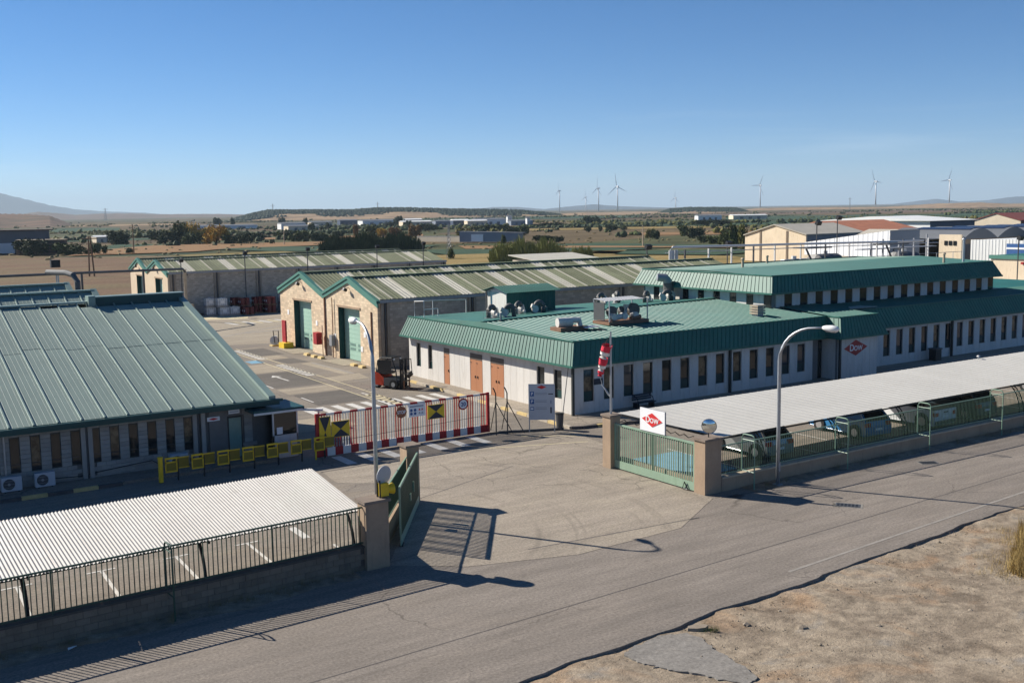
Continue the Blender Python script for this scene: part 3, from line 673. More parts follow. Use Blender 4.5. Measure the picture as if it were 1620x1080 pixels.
fascia(RB, [(57.2, 67.9), (57.2, 52.8), (85.2, 52.8), (85.2, 67.9), (57.2, 67.9)], [(57.75, 67.4), (57.75, 53.3), (84.5, 53.3), (84.5, 67.4), (57.75, 67.4)], 5.8, 7.0, .38)
part('roof_sheet', MB().ribs((57.75, 53.3, 7.0), (84.5, 53.3, 7.0), (84.5, 60.3, 7.28), (57.75, 60.3, 7.16), .34, .008, .04), 'green_roof', RB)
part('roof_sheet', MB().ribs((84.5, 67.4, 6.95), (57.75, 67.4, 6.95), (57.75, 60.3, 7.16), (84.5, 60.3, 7.28), .34, .008, .04), 'green_roof', RB)
part('gable_flashing', MB().face([(57.78, 53.6, 6.98), (57.84, 60.3, 7.2), (57.78, 67.2, 6.98)]), 'green_metal', RB)

# ------------------------------------------------------------------ block warehouses with twin gables
def warehouse(name, label, x0, x1, ys, eave, ridge, doors, near=True, notch=0):
    """ys: eave, ridge, valley, ridge, eave along y (rising); gables face -x"""
    t = thing(name, label, 'warehouse', (x0, ys[0], 0)); y0, r1, vl, r2, y1 = ys
    fr = [(x0, y0, 0), (x0, y1, 0), (x0, y1, eave), (x0, r2, ridge), (x0, vl, eave), (x0, r1, ridge), (x0, y0, eave)]
    # gable wall in pieces round the door openings
    ds = sorted(doors); cuts = [y0]+[v for d in ds for v in d[:2]]+[y1]; gw = MB()
    for k in range(0, len(cuts), 2): gw.box(x0, x0+.3, cuts[k], cuts[k+1], 0, 4.3)
    gw.box(x0, x0+.3, y0, y1, 4.3, eave-.25); gw.prism([(x0, y0, eave-.25), (x0, y1, eave-.25), (x0, y1, eave), (x0, r2, ridge), (x0, vl, eave), (x0, r1, ridge), (x0, y0, eave)], (0, 0, 0), (.3, 0, 0))
    part('gable_wall', gw, 'wh_block_y' if near else 'plain_gable', t)
    part('side_wall', MB().box(x0+.3, x1, y0, y0+.3, 0, eave-.12), 'wh_block_x', t); part('side_wall', MB().box(x0+.3, x1, y1-.3, y1, 0, eave-.12), 'wh_block_x', t)
    part('end_wall', MB().box(x1-.3, x1, y0+.3, y1-.3, 0, eave-.12), 'wh_block_y', t)
    k = 0; x = x0+.25
    while x < x1:
        part('pilaster', MB().box(x, x+.22, y0-.14, y0-.002, 0, eave-.3), 'wh_pilaster', t); part('pilaster', MB().box(x+.5, x+.72, y0-.14, y0-.002, 0, eave-.3), 'wh_pilaster', t)
        part('downpipe', MB().box(x+.3, x+.42, y0-.13, y0-.01, 0, eave-.25), 'dark_grey', t); x += (x1-x0-1)/(5 if near else 7)
    part('gutter', MB().box(x0+.1, x1, y0-.28, y0-.02, eave-.26, eave-.02), 'grey_steel', t)
    for d0, d1 in ds:
        dz = 4.25; rv = part('door', MB().box(x0+.55, x0+.6, d0+.03, d1-.03, .02, dz), 'door_green', t)
        n = 12
        for i in range(n): part('slat', MB().box(x0+.53, x0+.551, d0+.06, d1-.06, .04+i*dz/n, .02+(i+1)*dz/n-.02), 'door_green', rv)
        for i in (2, 3):
            for j in (0, 1): part('vision_pane', MB().box(x0+.52, x0+.532, d0+.5+j*1.5, d0+1.55+j*1.5, .1+i*dz/n, (i+1)*dz/n-.03), 'door_window', rv)
        part('lintel', MB().box(x0-.06, x0+.25, d0-.15, d1+.15, dz+.055, dz+.22), 'render_wall', t); part('jamb', MB().box(x0+.02, x0+.5, d1-.01, d1+.02, 0, dz), 'dark_teal', t)
        part('jamb', MB().box(x0+.02, x0+.5, d0-.02, d0+.01, 0, dz), 'dark_teal', t)
    # barge boards: two-step green trim
    for a, b in (((y0-.25, eave-.12), (r1, ridge+.08)), ((r1, ridge+.08), (vl, eave+.02)), ((vl, eave+.02), (r2, ridge+.08)), ((r2, ridge+.08), (y1+.25, eave-.12))):
        p = part('barge_board', MB().prism([(x0-.12, a[0], a[1]-.5), (x0-.12, b[0], b[1]-.5), (x0-.12, b[0], b[1]), (x0-.12, a[0], a[1])], (0, 0, 0), (.1, 0, 0)), 'green_trim', t)
        part('cover_strip', MB().prism([(x0-.2, a[0], a[1]-.16), (x0-.2, b[0], b[1]-.16), (x0-.2, b[0], b[1]+.06), (x0-.2, a[0], a[1]+.06)], (0, 0, 0), (.35, 0, 0)), 'green_trim', p)
    # roof sheets: one object per sheet, translucent ones among them
    sw = 1.05; n = int((x1-x0)/sw)
    for s, (ya, za, yb, zb) in enumerate(((y0-.3, eave, r1, ridge), (vl, eave+.06, r1, ridge), (vl, eave+.06, r2, ridge), (y1+.3, eave, r2, ridge))):
        L = math.hypot(yb-ya, zb-za); sg = 1 if yb > ya else -1; me = {}
        for kind, ht in (('olive_sheet', .035), ('pale_sheet', .03)):
            mb = MB(); a, b_, c, d = (0, 0, 0), (sw, 0, 0), (sw, yb-ya, zb-za), (0, yb-ya, zb-za)
            if sg < 0: a, b_, c, d = (sw, 0, 0), (0, 0, 0), (0, yb-ya, zb-za), (sw, yb-ya, zb-za)
            mb.ribs(a, b_, c, d, .35, .045, .17); me[kind] = mb.mesh('roof_sheet')
        rr = random.Random(s); lapm = MB().bar((0, 0, .02), (0, yb-ya, zb-za+.02), rr.uniform(.06, .09), .06).mesh('lap_strip')
        for i in range(n):
            kd = 'pale_sheet' if (i+s*2) % 5 == 2 and (near or s % 2 == 0) and not (near and i > n*.78) else 'olive_sheet'
            o = inst('roof_sheet', me[kd], kd, t, Vector((x0+.12+i*sw, ya, za+rr.uniform(0, .012)))-Vector(TF[t][0]))
            if rr.random() < .6: inst('lap_strip', lapm, 'pale_sheet', t, Vector((x0+.12+i*sw, ya, za+.02))-Vector(TF[t][0]))
    for r in (r1, r2): part('ridge_cap', MB().bar((x0, r, ridge+.06), (x0+n*sw, r, ridge+.06), .5, .06), 'olive_cap', t)
    part('ceiling_deck', MB().box(x0+.35, x1-.31, y0+.32, y1-.32, eave-.6, eave-.5), 'dark_grey', t)
    for r in (r1, r2):
        f = part('floodlight', MB().cbox((x0-.35, r, ridge-.95), (.3, .28, .22), ry=.5), 'black_steel', t)
        part('bracket', MB().bar((x0-.02, r, ridge-.8), (x0-.3, r, ridge-.85), .05), 'black_steel', f)
    return t
W1 = warehouse('block_warehouse', 'near tan block warehouse with twin green-trimmed gables and two roller doors', 36.9, 77.2, (74.0, 79.0, 84.0, 88.7, 93.75), 5.3, 6.78, [(77.15, 81.2), (86.7, 90.6)])
W2 = warehouse('block_warehouse', 'far warehouse with twin pale gables behind the stacked totes', 36.9, 75.2, (129.3, 134.0, 138.2, 142.1, 146.15), 5.2, 6.45, [(131.6, 134.6), (140.2, 143.2)], near=False)
dp = MB().box(36.78, 36.88, 83.7, 83.82, 0, 5); part('downpipe', dp, 'rusty', W1); part('downpipe', MB().box(36.8, 36.88, 75.0, 75.08, 0, 4.3), 'rusty', W1)
for y, z in ((91.9, 2.9), (76.3, 2.2), (85.6, 2.4), (81.9, 1.6), (76.9, 1.0)): part('notice', MB().box(36.87, 36.895, y-.18, y+.18, z, z+.42), 'label_white', W1)
part('threshold', flat(.03, [(35.3, 77.0), (36.9, 77.0), (36.9, 81.3), (35.1, 81.0)]), 'concrete_patch', W1); part('threshold', flat(.03, [(34.9, 86.2), (36.9, 86.4), (36.9, 90.9), (35.3, 91.1)]), 'concrete_patch', W1)
t = thing('small_shed', 'pale flat roof showing behind the ridge of the double warehouse', 'shed', (86, 121, 0))
part('wall', MB().box(84.8, 95, 121.2, 127, 0, 4.9), 'wh_block_x', t); part('roof', MB().prism([(84.3, 120.6, 4.9), (84.3, 127.4, 5.5), (84.3, 127.4, 5.62), (84.3, 120.6, 5.02)], (0, 0, 0), (11.2, 0, 0)), 'pale_sheet', t)

# ------------------------------------------------------------------ workshop on the left: block wall, sage standing-seam roofs
WS = thing('workshop_building', 'low grey block workshop with large sage green standing seam roof', 'building', (19.2, 50.8, 0)); wloc = Vector(TF[WS][0])
wcore = part('wall', MB().box(-14, 18.9, 50.86, 64.5, 0, 2.9), 'grey_joint', WS)
blk = MB().box(.006, .419, 0, .06, .006, .194).mesh('block'); half = MB().box(.006, .206, 0, .06, .006, .194).mesh('block'); rest = MB(); nb = 0; MOD = .425
x_base = 7.2-.4-MOD*2*30
cells = []
for r in range(13):
    for k in range(0, 110):
        x = x_base+MOD*k+(.2125 if (r % 2 and r < 4) else 0)
        if x < -13.5 or x > 18.1: continue
        bay = ((x-6.8+.01) % .85)
        if 4 <= r < 12 and bay > .39 and x < 15.1 and x > -10: continue        # window module
        if 16.1 < x+.2 < 17.75 and r < 11 or 10.15 < x+.2 < 10.75 or 15.25 < x+.2 < 16.05: continue
        cells.append((x, r))
cells.sort(key=lambda c: -c[0])
for i, (x, r) in enumerate(cells):
    if i < 300: inst('block', blk, 'grey_block', wcore, Vector((x, 50.8, r*.2))-wloc)
    else: rest.box(x+.006, x+.419, 50.8, 50.86, r*.2+.006, r*.2+.194)
o = part('blockwork', rest, 'grey_block', wcore); o['kind'] = 'stuff'
for k in range(-16, 10):
    x = 7.225+.85*k
    if x < -10 or x > 15: continue
    f = inst('window', MB().box(0, .425, .03, .055, .8, 2.4).mesh('window'), 'frame_dark', WS, Vector((x, 50.8, 0))-wloc)
    link('pane', MB().box(.04, .385, .02, .03, 1.2, 2.34).mesh('pane'), 'glass_tan' if k % 4 == 1 else 'glass', f); link('pane', MB().box(.04, .385, .02, .03, .86, 1.15).mesh('pane'), 'glass', f)
for xa in (10.2, 10.5, 15.3, 15.7):
    part('pilaster', MB().box(xa, xa+.2, 50.7, 50.86, 0, 2.62), 'grey_block', WS)
for xa in (10.43, 15.55, 7.0): part('downpipe', MB().tube([(xa, 50.72, .1), (xa, 50.72, 2.6)], .045), 'dark_grey' if xa > 8 else 'galv', WS)
part('wall_bay', MB().box(16.1, 17.75, 50.75, 50.8, 0, 2.62), 'plaster_dark', WS)
dd = part('door', MB().box(17.0, 17.72, 50.72, 50.75, .05, 2.2), 'frame_dark', WS); part('pane', MB().box(17.06, 17.66, 50.705, 50.72, .15, 2.1), 'door_window', dd)
pl = part('name_plate', MB().box(16.0, 16.62, 50.72, 50.75, 2.06, 2.26), 'sign_white', WS); part('emblem', MB().prism([(16.06, 50.71, 2.16), (16.31, 50.71, 2.10), (16.56, 50.71, 2.16), (16.31, 50.71, 2.22)], (0, 0, 0), (0, .008, 0)), 'dow_red', pl)
pl = part('name_plate', MB().box(17.05, 17.6, 50.66, 50.69, 2.32, 2.5), 'sign_white', WS); part('print_line', MB().box(17.1, 17.55, 50.655, 50.66, 2.39, 2.43), 'ink_soft', pl)
part('cable', MB().tube([(8.9, 50.74, .35), (10.1, 50.74, .28), (11.2, 50.72, .4), (13.3, 50.74, .55), (13.6, 50.74, .35)], .02, 6), 'black_steel', WS)
# main roof: sheets one metre wide with upstanding seams
ZE, ZR, YE, YR = 2.92, 7.05, 50.25, 64.7
def seam_roof(parent, x0, x1, ye, ze, yr, zr, w=1.0, lap=True):
    n = int(round((x1-x0)/w)); sl = (zr-ze)/(yr-ye); loc = Vector(TF[parent][0]); up = MB(); lo = MB(); L = yr-ye; cut = .62*L if lap else L
    lo.ribs((.04, 0, 0), (w-.04, 0, 0), (w-.04, cut, cut*sl), (.04, cut, cut*sl), .245, .004, .08); a = lo.mesh('roof_sheet')
    if lap: up.ribs((.04, cut-.55, (cut-.55)*sl+.008), (w-.04, cut-.55, (cut-.55)*sl+.008), (w-.04, L, L*sl+.0), (.04, L, L*sl), .245, .004, .08); b = up.mesh('roof_sheet')
    s = MB().prism([(-.05, 0, 0), (.05, 0, 0), (.03, 0, .06), (-.03, 0, .06)], (0, 0, 0), (0, L, L*sl)).mesh('seam')
    rr = random.Random(n)
    for k in range(n):
        o = inst('roof_sheet', a, 'sage_roof', parent, Vector((x0+k*w, ye, ze+rr.uniform(-.006, .006)))-loc)
        dy = rr.choice((-.2, 0, 0, .35, -.45)) if k < n-6 else -1.2+.02*k
        if lap: inst('roof_sheet', b, 'sage_roof', parent, Vector((x0+k*w, ye+dy, ze+dy*sl+.004))-loc)
        inst('seam', s, 'sage_seam', parent, Vector((x0+k*w, ye, ze))-loc)
seam_roof(WS, -13.8, 19.2, YE, ZE, YR, ZR)
part('rake_trim', MB().prism([(18.95, YE-.05, ZE-.2), (19.3, YE-.05, ZE-.2), (19.3, YE-.05, ZE+.14), (18.95, YE-.05, ZE+.14)], (0, 0, 0), (0, YR-YE, ZR-ZE)), 'sage_seam', WS)
part('ridge_cap', MB().bar((-13.8, YR+.05, ZR+.06), (13.9, YR+.05, ZR+.06), .45, .1), 'sage_seam', WS)
rv = part('ridge_vent', MB().box(14.2, 19.2, YR-.35, YR+.3, ZR-.3, ZR+.3), 'dark_teal', WS); part('vent_cap', MB().box(14.1, 19.3, YR-.4, YR+.4, ZR+.305, ZR+.36), 'sage_seam', rv)
part('vent_end', MB().box(13.8, 14.18, YR-.5, YR+.3, ZR-.3, ZR+.42), 'sage_seam', rv)
part('eave_fascia', MB().box(-13.8, 19.5, YE-.06, YE+.02, ZE-.32, ZE-.02), 'dark_teal', WS); part('gutter', MB().box(-13.8, 19.62, YE-.2, YE-.07, ZE-.14, ZE-.02), 'dark_teal', WS)
part('soffit', MB().box(-13.8, 19.2, YE+.03, 50.85, ZE-.3, ZE-.26), 'dark_teal', WS)
part('end_gable', MB().prism([(18.9, 50.9, 0), (18.9, 64.6, 0), (18.9, 64.6, ZR-.1), (18.9, 50.9, ZE)], (0, 0, 0), (.15, 0, 0)), 'grey_joint', WS)
part('back_slope', MB().face([(-13.8, YR+.3, ZR-.05), (17.2, YR+.3, ZR-.05), (17.2, 71, 4.6), (-13.8, 71, 4.6)]), 'sage_roof', WS)
for (nm, x1, ye, yr) in (('middle', 16.8, 71.0, 76.6), ('rear', 17.0, 80.6, 86.1)):
    seam_roof(WS, x1-30, x1, ye, 4.6, yr, 6.95, 1.0, False); part('ridge_cap', MB().bar((x1-30, yr, 7.0), (x1, yr, 7.0), .45, .1), 'sage_seam', WS)
    part('rake_trim', MB().prism([(x1-.2, ye, 4.45), (x1+.2, ye, 4.45), (x1+.2, ye, 4.75), (x1-.2, ye, 4.75)], (0, 0, 0), (0, yr-ye, 2.35)), 'sage_seam', WS)
    part('back_slope', MB().face([(x1-30, yr, 6.93), (x1, yr, 6.93), (x1, yr+4, 4.6), (x1-30, yr+4, 4.6)]), 'sage_roof', WS)
    part('side_wall', MB().prism([(x1-.2, ye-.5, 0), (x1-.2, yr+4, 0), (x1-.2, yr+4, 4.5), (x1-.2, yr, 6.85), (x1-.2, ye-.5, 4.4)], (0, 0, 0), (.12, 0, 0)), 'grey_joint', WS)
    f = part('floodlight', MB().cbox((x1+.35, yr+1, 6.35), (.35, .3, .28), ry=.4), 'black_steel', WS); part('lens', MB().cbox((x1+.45, yr+.95, 6.45), (.2, .25, .1), ry=.4), 'galv', f)
# porch roof and glazed gatehouse at the corner
GH = thing('gatehouse', 'small glazed gatehouse with white lower panel by the workshop corner', 'gatehouse', (19.6, 50.3, 0))
part('roof', MB().box(17.9, 20.5, 49.5, 52.0, 2.36, 2.5), 'dark_teal', GH); part('roof_trim', MB().box(17.9, 20.4, 49.45, 49.5, 2.3, 2.4), 'white_paint', GH)
part('lower_panel', MB().box(18.9, 20.2, 49.7, 49.76, 0, 1.15), 'white_panel', GH); part('lower_panel', MB().box(20.14, 20.2, 49.76, 51.8, 0, 1.15), 'white_panel', GH)
for x, y in ((18.9, 49.7), (20.14, 49.7), (20.14, 51.75)): part('post', MB().box(x, x+.07, y, y+.07, 0, 2.36), 'white_paint', GH)
part('pane', MB().box(18.98, 20.13, 49.72, 49.73, 1.16, 2.28), 'glass', GH); part('pane', MB().box(20.16, 20.17, 49.78, 51.74, 1.16, 2.28), 'glass', GH); part('back_wall', MB().box(18.2, 20.1, 51.7, 51.8, 0, 2.34), 'plaster_dark', GH)
part('window_notice', MB().box(19.1, 19.4, 49.69, 49.7, 1.2, 1.55), 'sign_white', GH)
bm_ = thing('gate_guide_beam', 'white overhead guide beam between gatehouse and red white gate', 'beam', (20.6, 49.5, 0))
part('beam', MB().bar((20.3, 49.7, 2.32), (21.1, 48.65, 2.36), .12, .1), 'white_paint', bm_); part('post', MB().box(20.9, 20.97, 48.75, 48.82, 0, 2.3), 'galv', bm_)
# ------------------------------------------------------------------ boundary walls, fences, pillars, gates
ANG = math.atan(.0568)
LW = thing('boundary_wall', 'low block wall along the road under the left fence', 'wall', (15.3, 32.1, 0), ANG); lx = -26.0
core = part('core', MB().box(lx, 0, .02, .24, -.05, .76), 'wall_joint', LW, local=True); b0 = MB().box(.006, .404, 0, .05, .006, .196).mesh('block'); n = 0
for r in range(4):
    for k in range(int(-lx/.41)):
        x = -.41*(k+1)-(.2 if r % 2 else 0)
        if x < lx: continue
        if n < 300 and x > -20: inst('block', b0, 'wall_block', core, (x, random.uniform(-.006, .004), r*.2-.04)); n += 1
part('coping', MB().box(lx, 0, -.03, .28, .765, .83), 'wall_joint', LW, local=True)
bar_me = MB().box(-.011, .011, -.011, .011, 0, 1).mesh('bar')
def bars(parent, p0, p1, z0, z1, pitch, mat='fence_shaded', name='bar', w=1.0, rz=0):
    p0, p1 = Vector((*p0, 0)), Vector((*p1, 0)); L = (p1-p0).length; n = int(L/pitch)
    me = bar_me.copy(); me.materials.clear()
    for k in range(1, n):
        p = p0.lerp(p1, k/n); inst(name, me, mat, parent, (p.x, p.y, z0), rz, (w, w, z1-z0))
def brace(parent, x, mat, y0=.1, y1=-.5, zt=2.33):
    pts = [(x, y0, .7), (x, y0, zt-.15), (x, y0-.05, zt-.04), (x, y0-.15, zt), (x, y1+.15, zt), (x, y1+.05, zt-.04), (x, y1, zt-.15), (x, y1, .0)]
    p = part('brace_frame', MB().tube(pts, .03, 8), mat, parent, local=True)
    for z in (2.1, .74): part('cross_bar', MB().tube([(x, y0, z), (x, y1, z)], .022, 6), mat, p, local=True)
LF = thing('metal_fence', 'dark green bar fence on the block wall before the corrugated carport', 'fence', (15.3, 32.1, 0), ANG)
for z in (2.14, .92): part('rail', MB().bar((lx, .1, z), (0, .1, z), .045, .05), 'fence_shaded', LF, local=True)
bars(LF, (-19, .1), (0, .1), .94, 2.14, .15, w=1.25)
for x in (-6.75, -13.0, -19.2): brace(LF, x, 'fence_shaded')
for x in (-3.3, -10): part('post', MB().box(x-.02, x+.02, .08, .12, .8, 2.14), 'fence_shaded', LF, local=True)
RW = thing('boundary_wall', 'low rendered brown wall along the road under the right fence', 'wall', (31.9, 32.1, 0))
part('wall', MB().box(31.9, 82, 32.12, 32.34, -.05, .56), 'render_wall', RW)
for k in range(26): part('coping_stone', MB().box(31.9+k*1.93, 31.9+k*1.93+1.915, 32.07, 32.39, .562, .635), 'coping', RW)
RF = thing('metal_fence', 'green bar fence with looped braces before the cream carport', 'fence', (31.9, 32.1, 0)); 
for z in (1.95, .74): part('rail', MB().bar((31.95, 32.23, z), (82, 32.23, z), .04, .045), 'fence_green', RF)
bars(RF, (.05, .13), (33, .13), .75, 1.95, .118, 'fence_shaded', w=.8)
for x in (33.22, 39.25, 45.3, 51.35, 57.4, 63.5): brace(RF, x-31.9, 'fence_green', .13, -.58)
def pillar(label, x0, x1, y0, y1, h, mat='render_wall'):
    t = thing('gate_pillar', label, 'pillar', ((x0+x1)/2, (y0+y1)/2, 0)); part('shaft', MB().box(x0, x1, y0, y1, -.05, h), mat, t)
    part('cap', MB().box(x0-.07, x1+.07, y0-.07, y1+.07, h+.002, h+.1), 'pillar_cap', t); return t
pillar('brown gate pillar carrying the yellow siren at the end of the block wall', 15.25, 16.1, 31.92, 32.55, 2.28)
pillar('slim gate pillar at the inner end of the half open dark gate', 20.25, 20.82, 38.35, 38.95, 2.38)
pillar('gate pillar holding the windsock mast', 30.72, 31.3, 38.1, 38.68, 2.42)
PN = pillar('wide gate pillar carrying the round traffic mirror', 30.92, 31.86, 32.1, 32.75, 2.28)
part('pier', MB().box(31.05, 31.2, 32.75, 32.95, 0, 2.0), 'render_wall', PN); part('pier', MB().box(31.3, 31.45, 32.75, 32.95, 0, 2.0), 'render_wall', PN)
# right gate: bars above a sheet panel
GR = thing('sliding_gate', 'pale green barred gate with solid bottom panel below the white logo board', 'gate', (30.98, 35.5, 0))
part('top_rail', MB().box(30.94, 31.02, 32.75, 38.1, 2.06, 2.14), 'gate_green', GR); part('bottom_panel', MB().box(30.95, 31.0, 32.75, 38.1, .06, .42), 'gate_green', GR)
for y in (32.76, 38.02): part('stile', MB().box(30.94, 31.02, y, y+.08, .42, 2.06), 'gate_green', GR)
part('mid_post', MB().box(30.96, 31.0, 35.42, 35.46, .42, 2.06), 'fence_shaded', GR)
bars(GR, (0, -2.66), (0, 2.52), .42, 2.06, .14, 'gate_green', w=1.5)
part('latch', MB().tube([(30.9, 33.1, .05), (30.88, 33.3, .35), (30.9, 33.45, .05), (30.9, 33.1, .05)], .03, 6), 'black_steel', GR)
FB = thing('metal_fence', 'low splay fence and kerb wall behind the pale green gate', 'fence', (31.3, 35.4, 0))
part('kerb_wall', MB().box(31.28, 31.45, 32.96, 38.1, -.05, .5), 'coping', FB); part('rail', MB().bar((31.36, 32.96, 1.9), (31.36, 38.1, 1.9), .04), 'fence_shaded', FB); bars(FB, (.06, -2.4), (.06, 2.7), .5, 1.9, .3, 'fence_shaded')
BD = thing('logo_board', 'white board with red diamond logo fixed above the pale green gate', 'sign', (30.92, 35.4, 2.1))
part('board', MB().box(30.9, 30.93, 34.58, 36.22, 2.16, 3.16), 'sign_white', BD); part('edge', MB().box(30.93, 30.96, 34.56, 36.24, 2.14, 3.18), 'grey_steel', BD)
def diamond(parent, c, n, w, h, mat, tsize, back=.012):
    n = Vector((n[0], n[1], 0)).normalized(); x = Vector((-n.y, n.x, 0)); c = Vector(c)+n*back
    p = part('diamond', MB().prism([c+x*w/2, c+Vector((0, 0, h/2)), c-x*w/2, c-Vector((0, 0, h/2))], (0, 0, 0), n*.008), mat, parent)
    letter('lettering', 'D', tsize*1.25, 'sign_white', p, c-x*tsize*.80+n*.008, n); letter('lettering', 'OW', tsize*.92, 'sign_white', p, c+x*tsize*.48+n*.008-Vector((0, 0, tsize*.1)), n)
diamond(BD, (30.9, 35.4, 2.7), (-1, 0), 1.34, .62, 'dow_red', .33)
LOGO = thing('wall_logo', 'faded red diamond logo on the entrance block of the office', 'sign', (60.2, 47.88, 2.2)); diamond(LOGO, (60.2, 47.9, 2.22), (0, -1), 2.45, 1.1, 'dow_faded', .52)
# left: splayed wall with fence and the half open gate leaf
def seg_local(p0, p1): d = Vector(p1)-Vector(p0); return d.length, math.atan2(d.y, d.x)
L, a = seg_local((15.95, 32.6), (20.25, 38.4)); SF = thing('metal_fence', 'splayed fence and low wall between the two left gate pillars', 'fence', (15.95, 32.6, 0), a)
part('kerb_wall', MB().box(.1, L, -.1, .1, -.05, .75), 'render_wall', SF, local=True); part('rail', MB().bar((.1, 0, 2.0), (L, 0, 2.0), .05), 'gate_green', SF, local=True); part('rail', MB().bar((.1, 0, .85), (L, 0, .85), .05), 'gate_green', SF, local=True)
bars(SF, (.1, 0), (L, 0), .85, 2.0, .13, 'fence_shaded', w=1.3)
L, a = seg_local((17.35, 33.5), (20.62, 38.12)); GL = thing('sliding_gate', 'half open dark green barred gate leaf casting a striped shadow', 'gate', (17.35, 33.5, 0), a)
part('top_rail', MB().box(0, L, -.03, .03, 2.14, 2.24), 'gate_green', GL, local=True); part('bottom_panel', MB().box(0, L, -.02, .02, .06, .42), 'gate_green', GL, local=True)
for x in (0, L-.07): part('stile', MB().box(x, x+.07, -.03, .03, .42, 2.14), 'gate_green', GL, local=True)
part('lock_box', MB().box(2.6, 2.85, -.07, .07, 1.0, 1.25), 'fence_green', GL, local=True); part('handle', MB().box(3.6, 3.65, -.09, .0, 1.1, 1.5), 'fence_green', GL, local=True)
bars(GL, (.02, 0), (L, 0), .42, 2.14, .16, 'fence_shaded', w=2.6)
part('foot', MB().box(.1, .5, -.06, .06, 0, .05), 'black_steel', GL, local=True)
# red and white sliding gate
RG = thing('striped_gate', 'long red and white striped sliding gate with hazard boards', 'gate', (20.6, 48.5, 0)); gx0, gx1 = 20.62, 30.7
nb_ = 23; bw = (gx1-gx0-.3)/nb_
for k in range(nb_):
    x = gx0+.15+k*bw; c = 'red_paint' if k % 2 == 0 else 'white_paint'
    part('kick_block', MB().box(x, x+bw-.004, 48.46, 48.54, .06, .46), c, RG); part('top_rail', MB().box(x, x+bw-.002, 48.46, 48.54, 2.1, 2.2), c, RG)
me_r, me_w = bar_me.copy(), bar_me.copy(); loc = Vector(TF[RG][0])
nbar = 69
for k in range(nbar):
    x = gx0+.2+k*(gx1-gx0-.4)/nbar; red = int((x-gx0-.15)/bw) % 2 == 0
    inst('bar', me_r if red else me_w, 'red_paint' if red else 'white_paint', RG, Vector((x, 48.5, .46))-loc, 0, (1.9, 1.6, 1.64))
for x in (gx0, gx1-.15): part('stile', MB().box(x, x+.15, 48.44, 48.56, .06, 2.22), 'red_paint', RG)
part('chain_bar', MB().tube([(gx0+.2, 48.45, .72), (gx1-.3, 48.45, .98)], .012, 5), 'dark_grey', RG)
def hazard(label, x0, x1, z0, z1):
    t = thing('hazard_board', label, 'sign', ((x0+x1)/2, 48.4, z0)); part('board', MB().box(x0, x1, 48.39, 48.42, z0, z1), 'yellow_paint', t); cx, cz = (x0+x1)/2, (z0+z1)/2
    part('triangle', MB().prism([(x0+.02, 48.38, z1-.02), (x1-.02, 48.38, z1-.02), (cx, 48.38, cz)], (0, 0, 0), (0, .008, 0)), 'ink', t)
    part('triangle', MB().prism([(x0+.02, 48.38, z0+.02), (cx, 48.38, cz), (x1-.02, 48.38, z0+.02)], (0, 0, 0), (0, .008, 0)), 'ink', t)
hazard('tall yellow and black hazard board at the left end of the striped gate', 20.78, 21.38, .5, 2.05)
hazard('yellow and black hazard board second from the left on the striped gate', 21.42, 22.4, .95, 1.75)
hazard('yellow and black hazard board right of the stop sign on the striped gate', 26.85, 27.85, 1.2, 1.95)
t = thing('stop_sign', 'brown weathered octagonal stop sign on the striped gate', 'sign', (25.3, 48.4, 1.5)); part('plate', MB().disc((25.3, 48.38, 1.78), (0, 1, 0), .32, .02, 8), 'stop_brown', t); letter('lettering', 'STOP', .24, 'sign_white', t, (25.3, 48.365, 1.77), (0, -1), .85)
t = thing('safety_board', 'white safety notice board with pictograms on the striped gate', 'sign', (26.2, 48.4, 1.4)); part('board', MB().box(25.72, 26.72, 48.38, 48.41, 1.45, 2.1), 'sign_white', t)
for i in range(2):
    for j in range(2): part('pictogram', MB().disc((25.88+.22*i, 48.372, 1.62+.18*j), (0, 1, 0), .075, .008, 14), 'sign_blue', t)
    for j in range(2): part('pictogram', MB().prism([(26.3+.16*i, 48.375, 1.58+.18*j), (26.42+.16*i, 48.375, 1.58+.18*j), (26.36+.16*i, 48.375, 1.7+.18*j)], (0, 0, 0), (0, .005, 0)), 'dow_red' if j else 'ink_soft', t)
part('print_line', MB().box(25.8, 26.6, 48.372, 48.378, 1.96, 2.02), 'ink_soft', t)
t = thing('speed_sign', 'round twenty speed limit sign at the right end of the striped gate', 'sign', (29.0, 48.4, 1.5)); part('plate', MB().disc((29.0, 48.38, 1.78), (0, 1, 0), .31, .02, 24), 'red_paint', t); part('face', MB().disc((29.0, 48.364, 1.78), (0, 1, 0), .235, .012, 24), 'sign_white', t); letter('lettering', '20', .3, 'sign_blue', t, (29.0, 48.352, 1.77), (0, -1))
for i, (x, y, lab) in enumerate(((30.95, 48.2, 'thin black gate guide post beside the right end of the striped gate'), (31.55, 48.0, 'second thin black gate guide post with spread legs by the striped gate'))):
    t = thing('guide_post', lab, 'post', (x, y, 0)); part('mast', MB().tube([(x, y, 0), (x, y, 2.15), (x-.12, y-.02, 2.4), (x-.2, y-.02, 2.5)], .035, 6), 'black_steel', t)
    for dx, dy in ((-.35, -.55), (.6, -.75), (.15, .8)): part('leg', MB().tube([(x, y, 1.7), (x+dx, y+dy, 0)], .025, 6), 'black_steel', t)
    part('base', MB().box(x-.35, x+.6, y-.06, y+.06, 0, .05), 'black_steel', t)
t = thing('floor_rail', 'low steel rail on the ground between striped gate and direction board', 'rail', (32.5, 47.6, 0)); part('rail', MB().bar((31.0, 48.0, .07), (34.3, 46.6, .07), .1, .12), 'dark_grey', t)
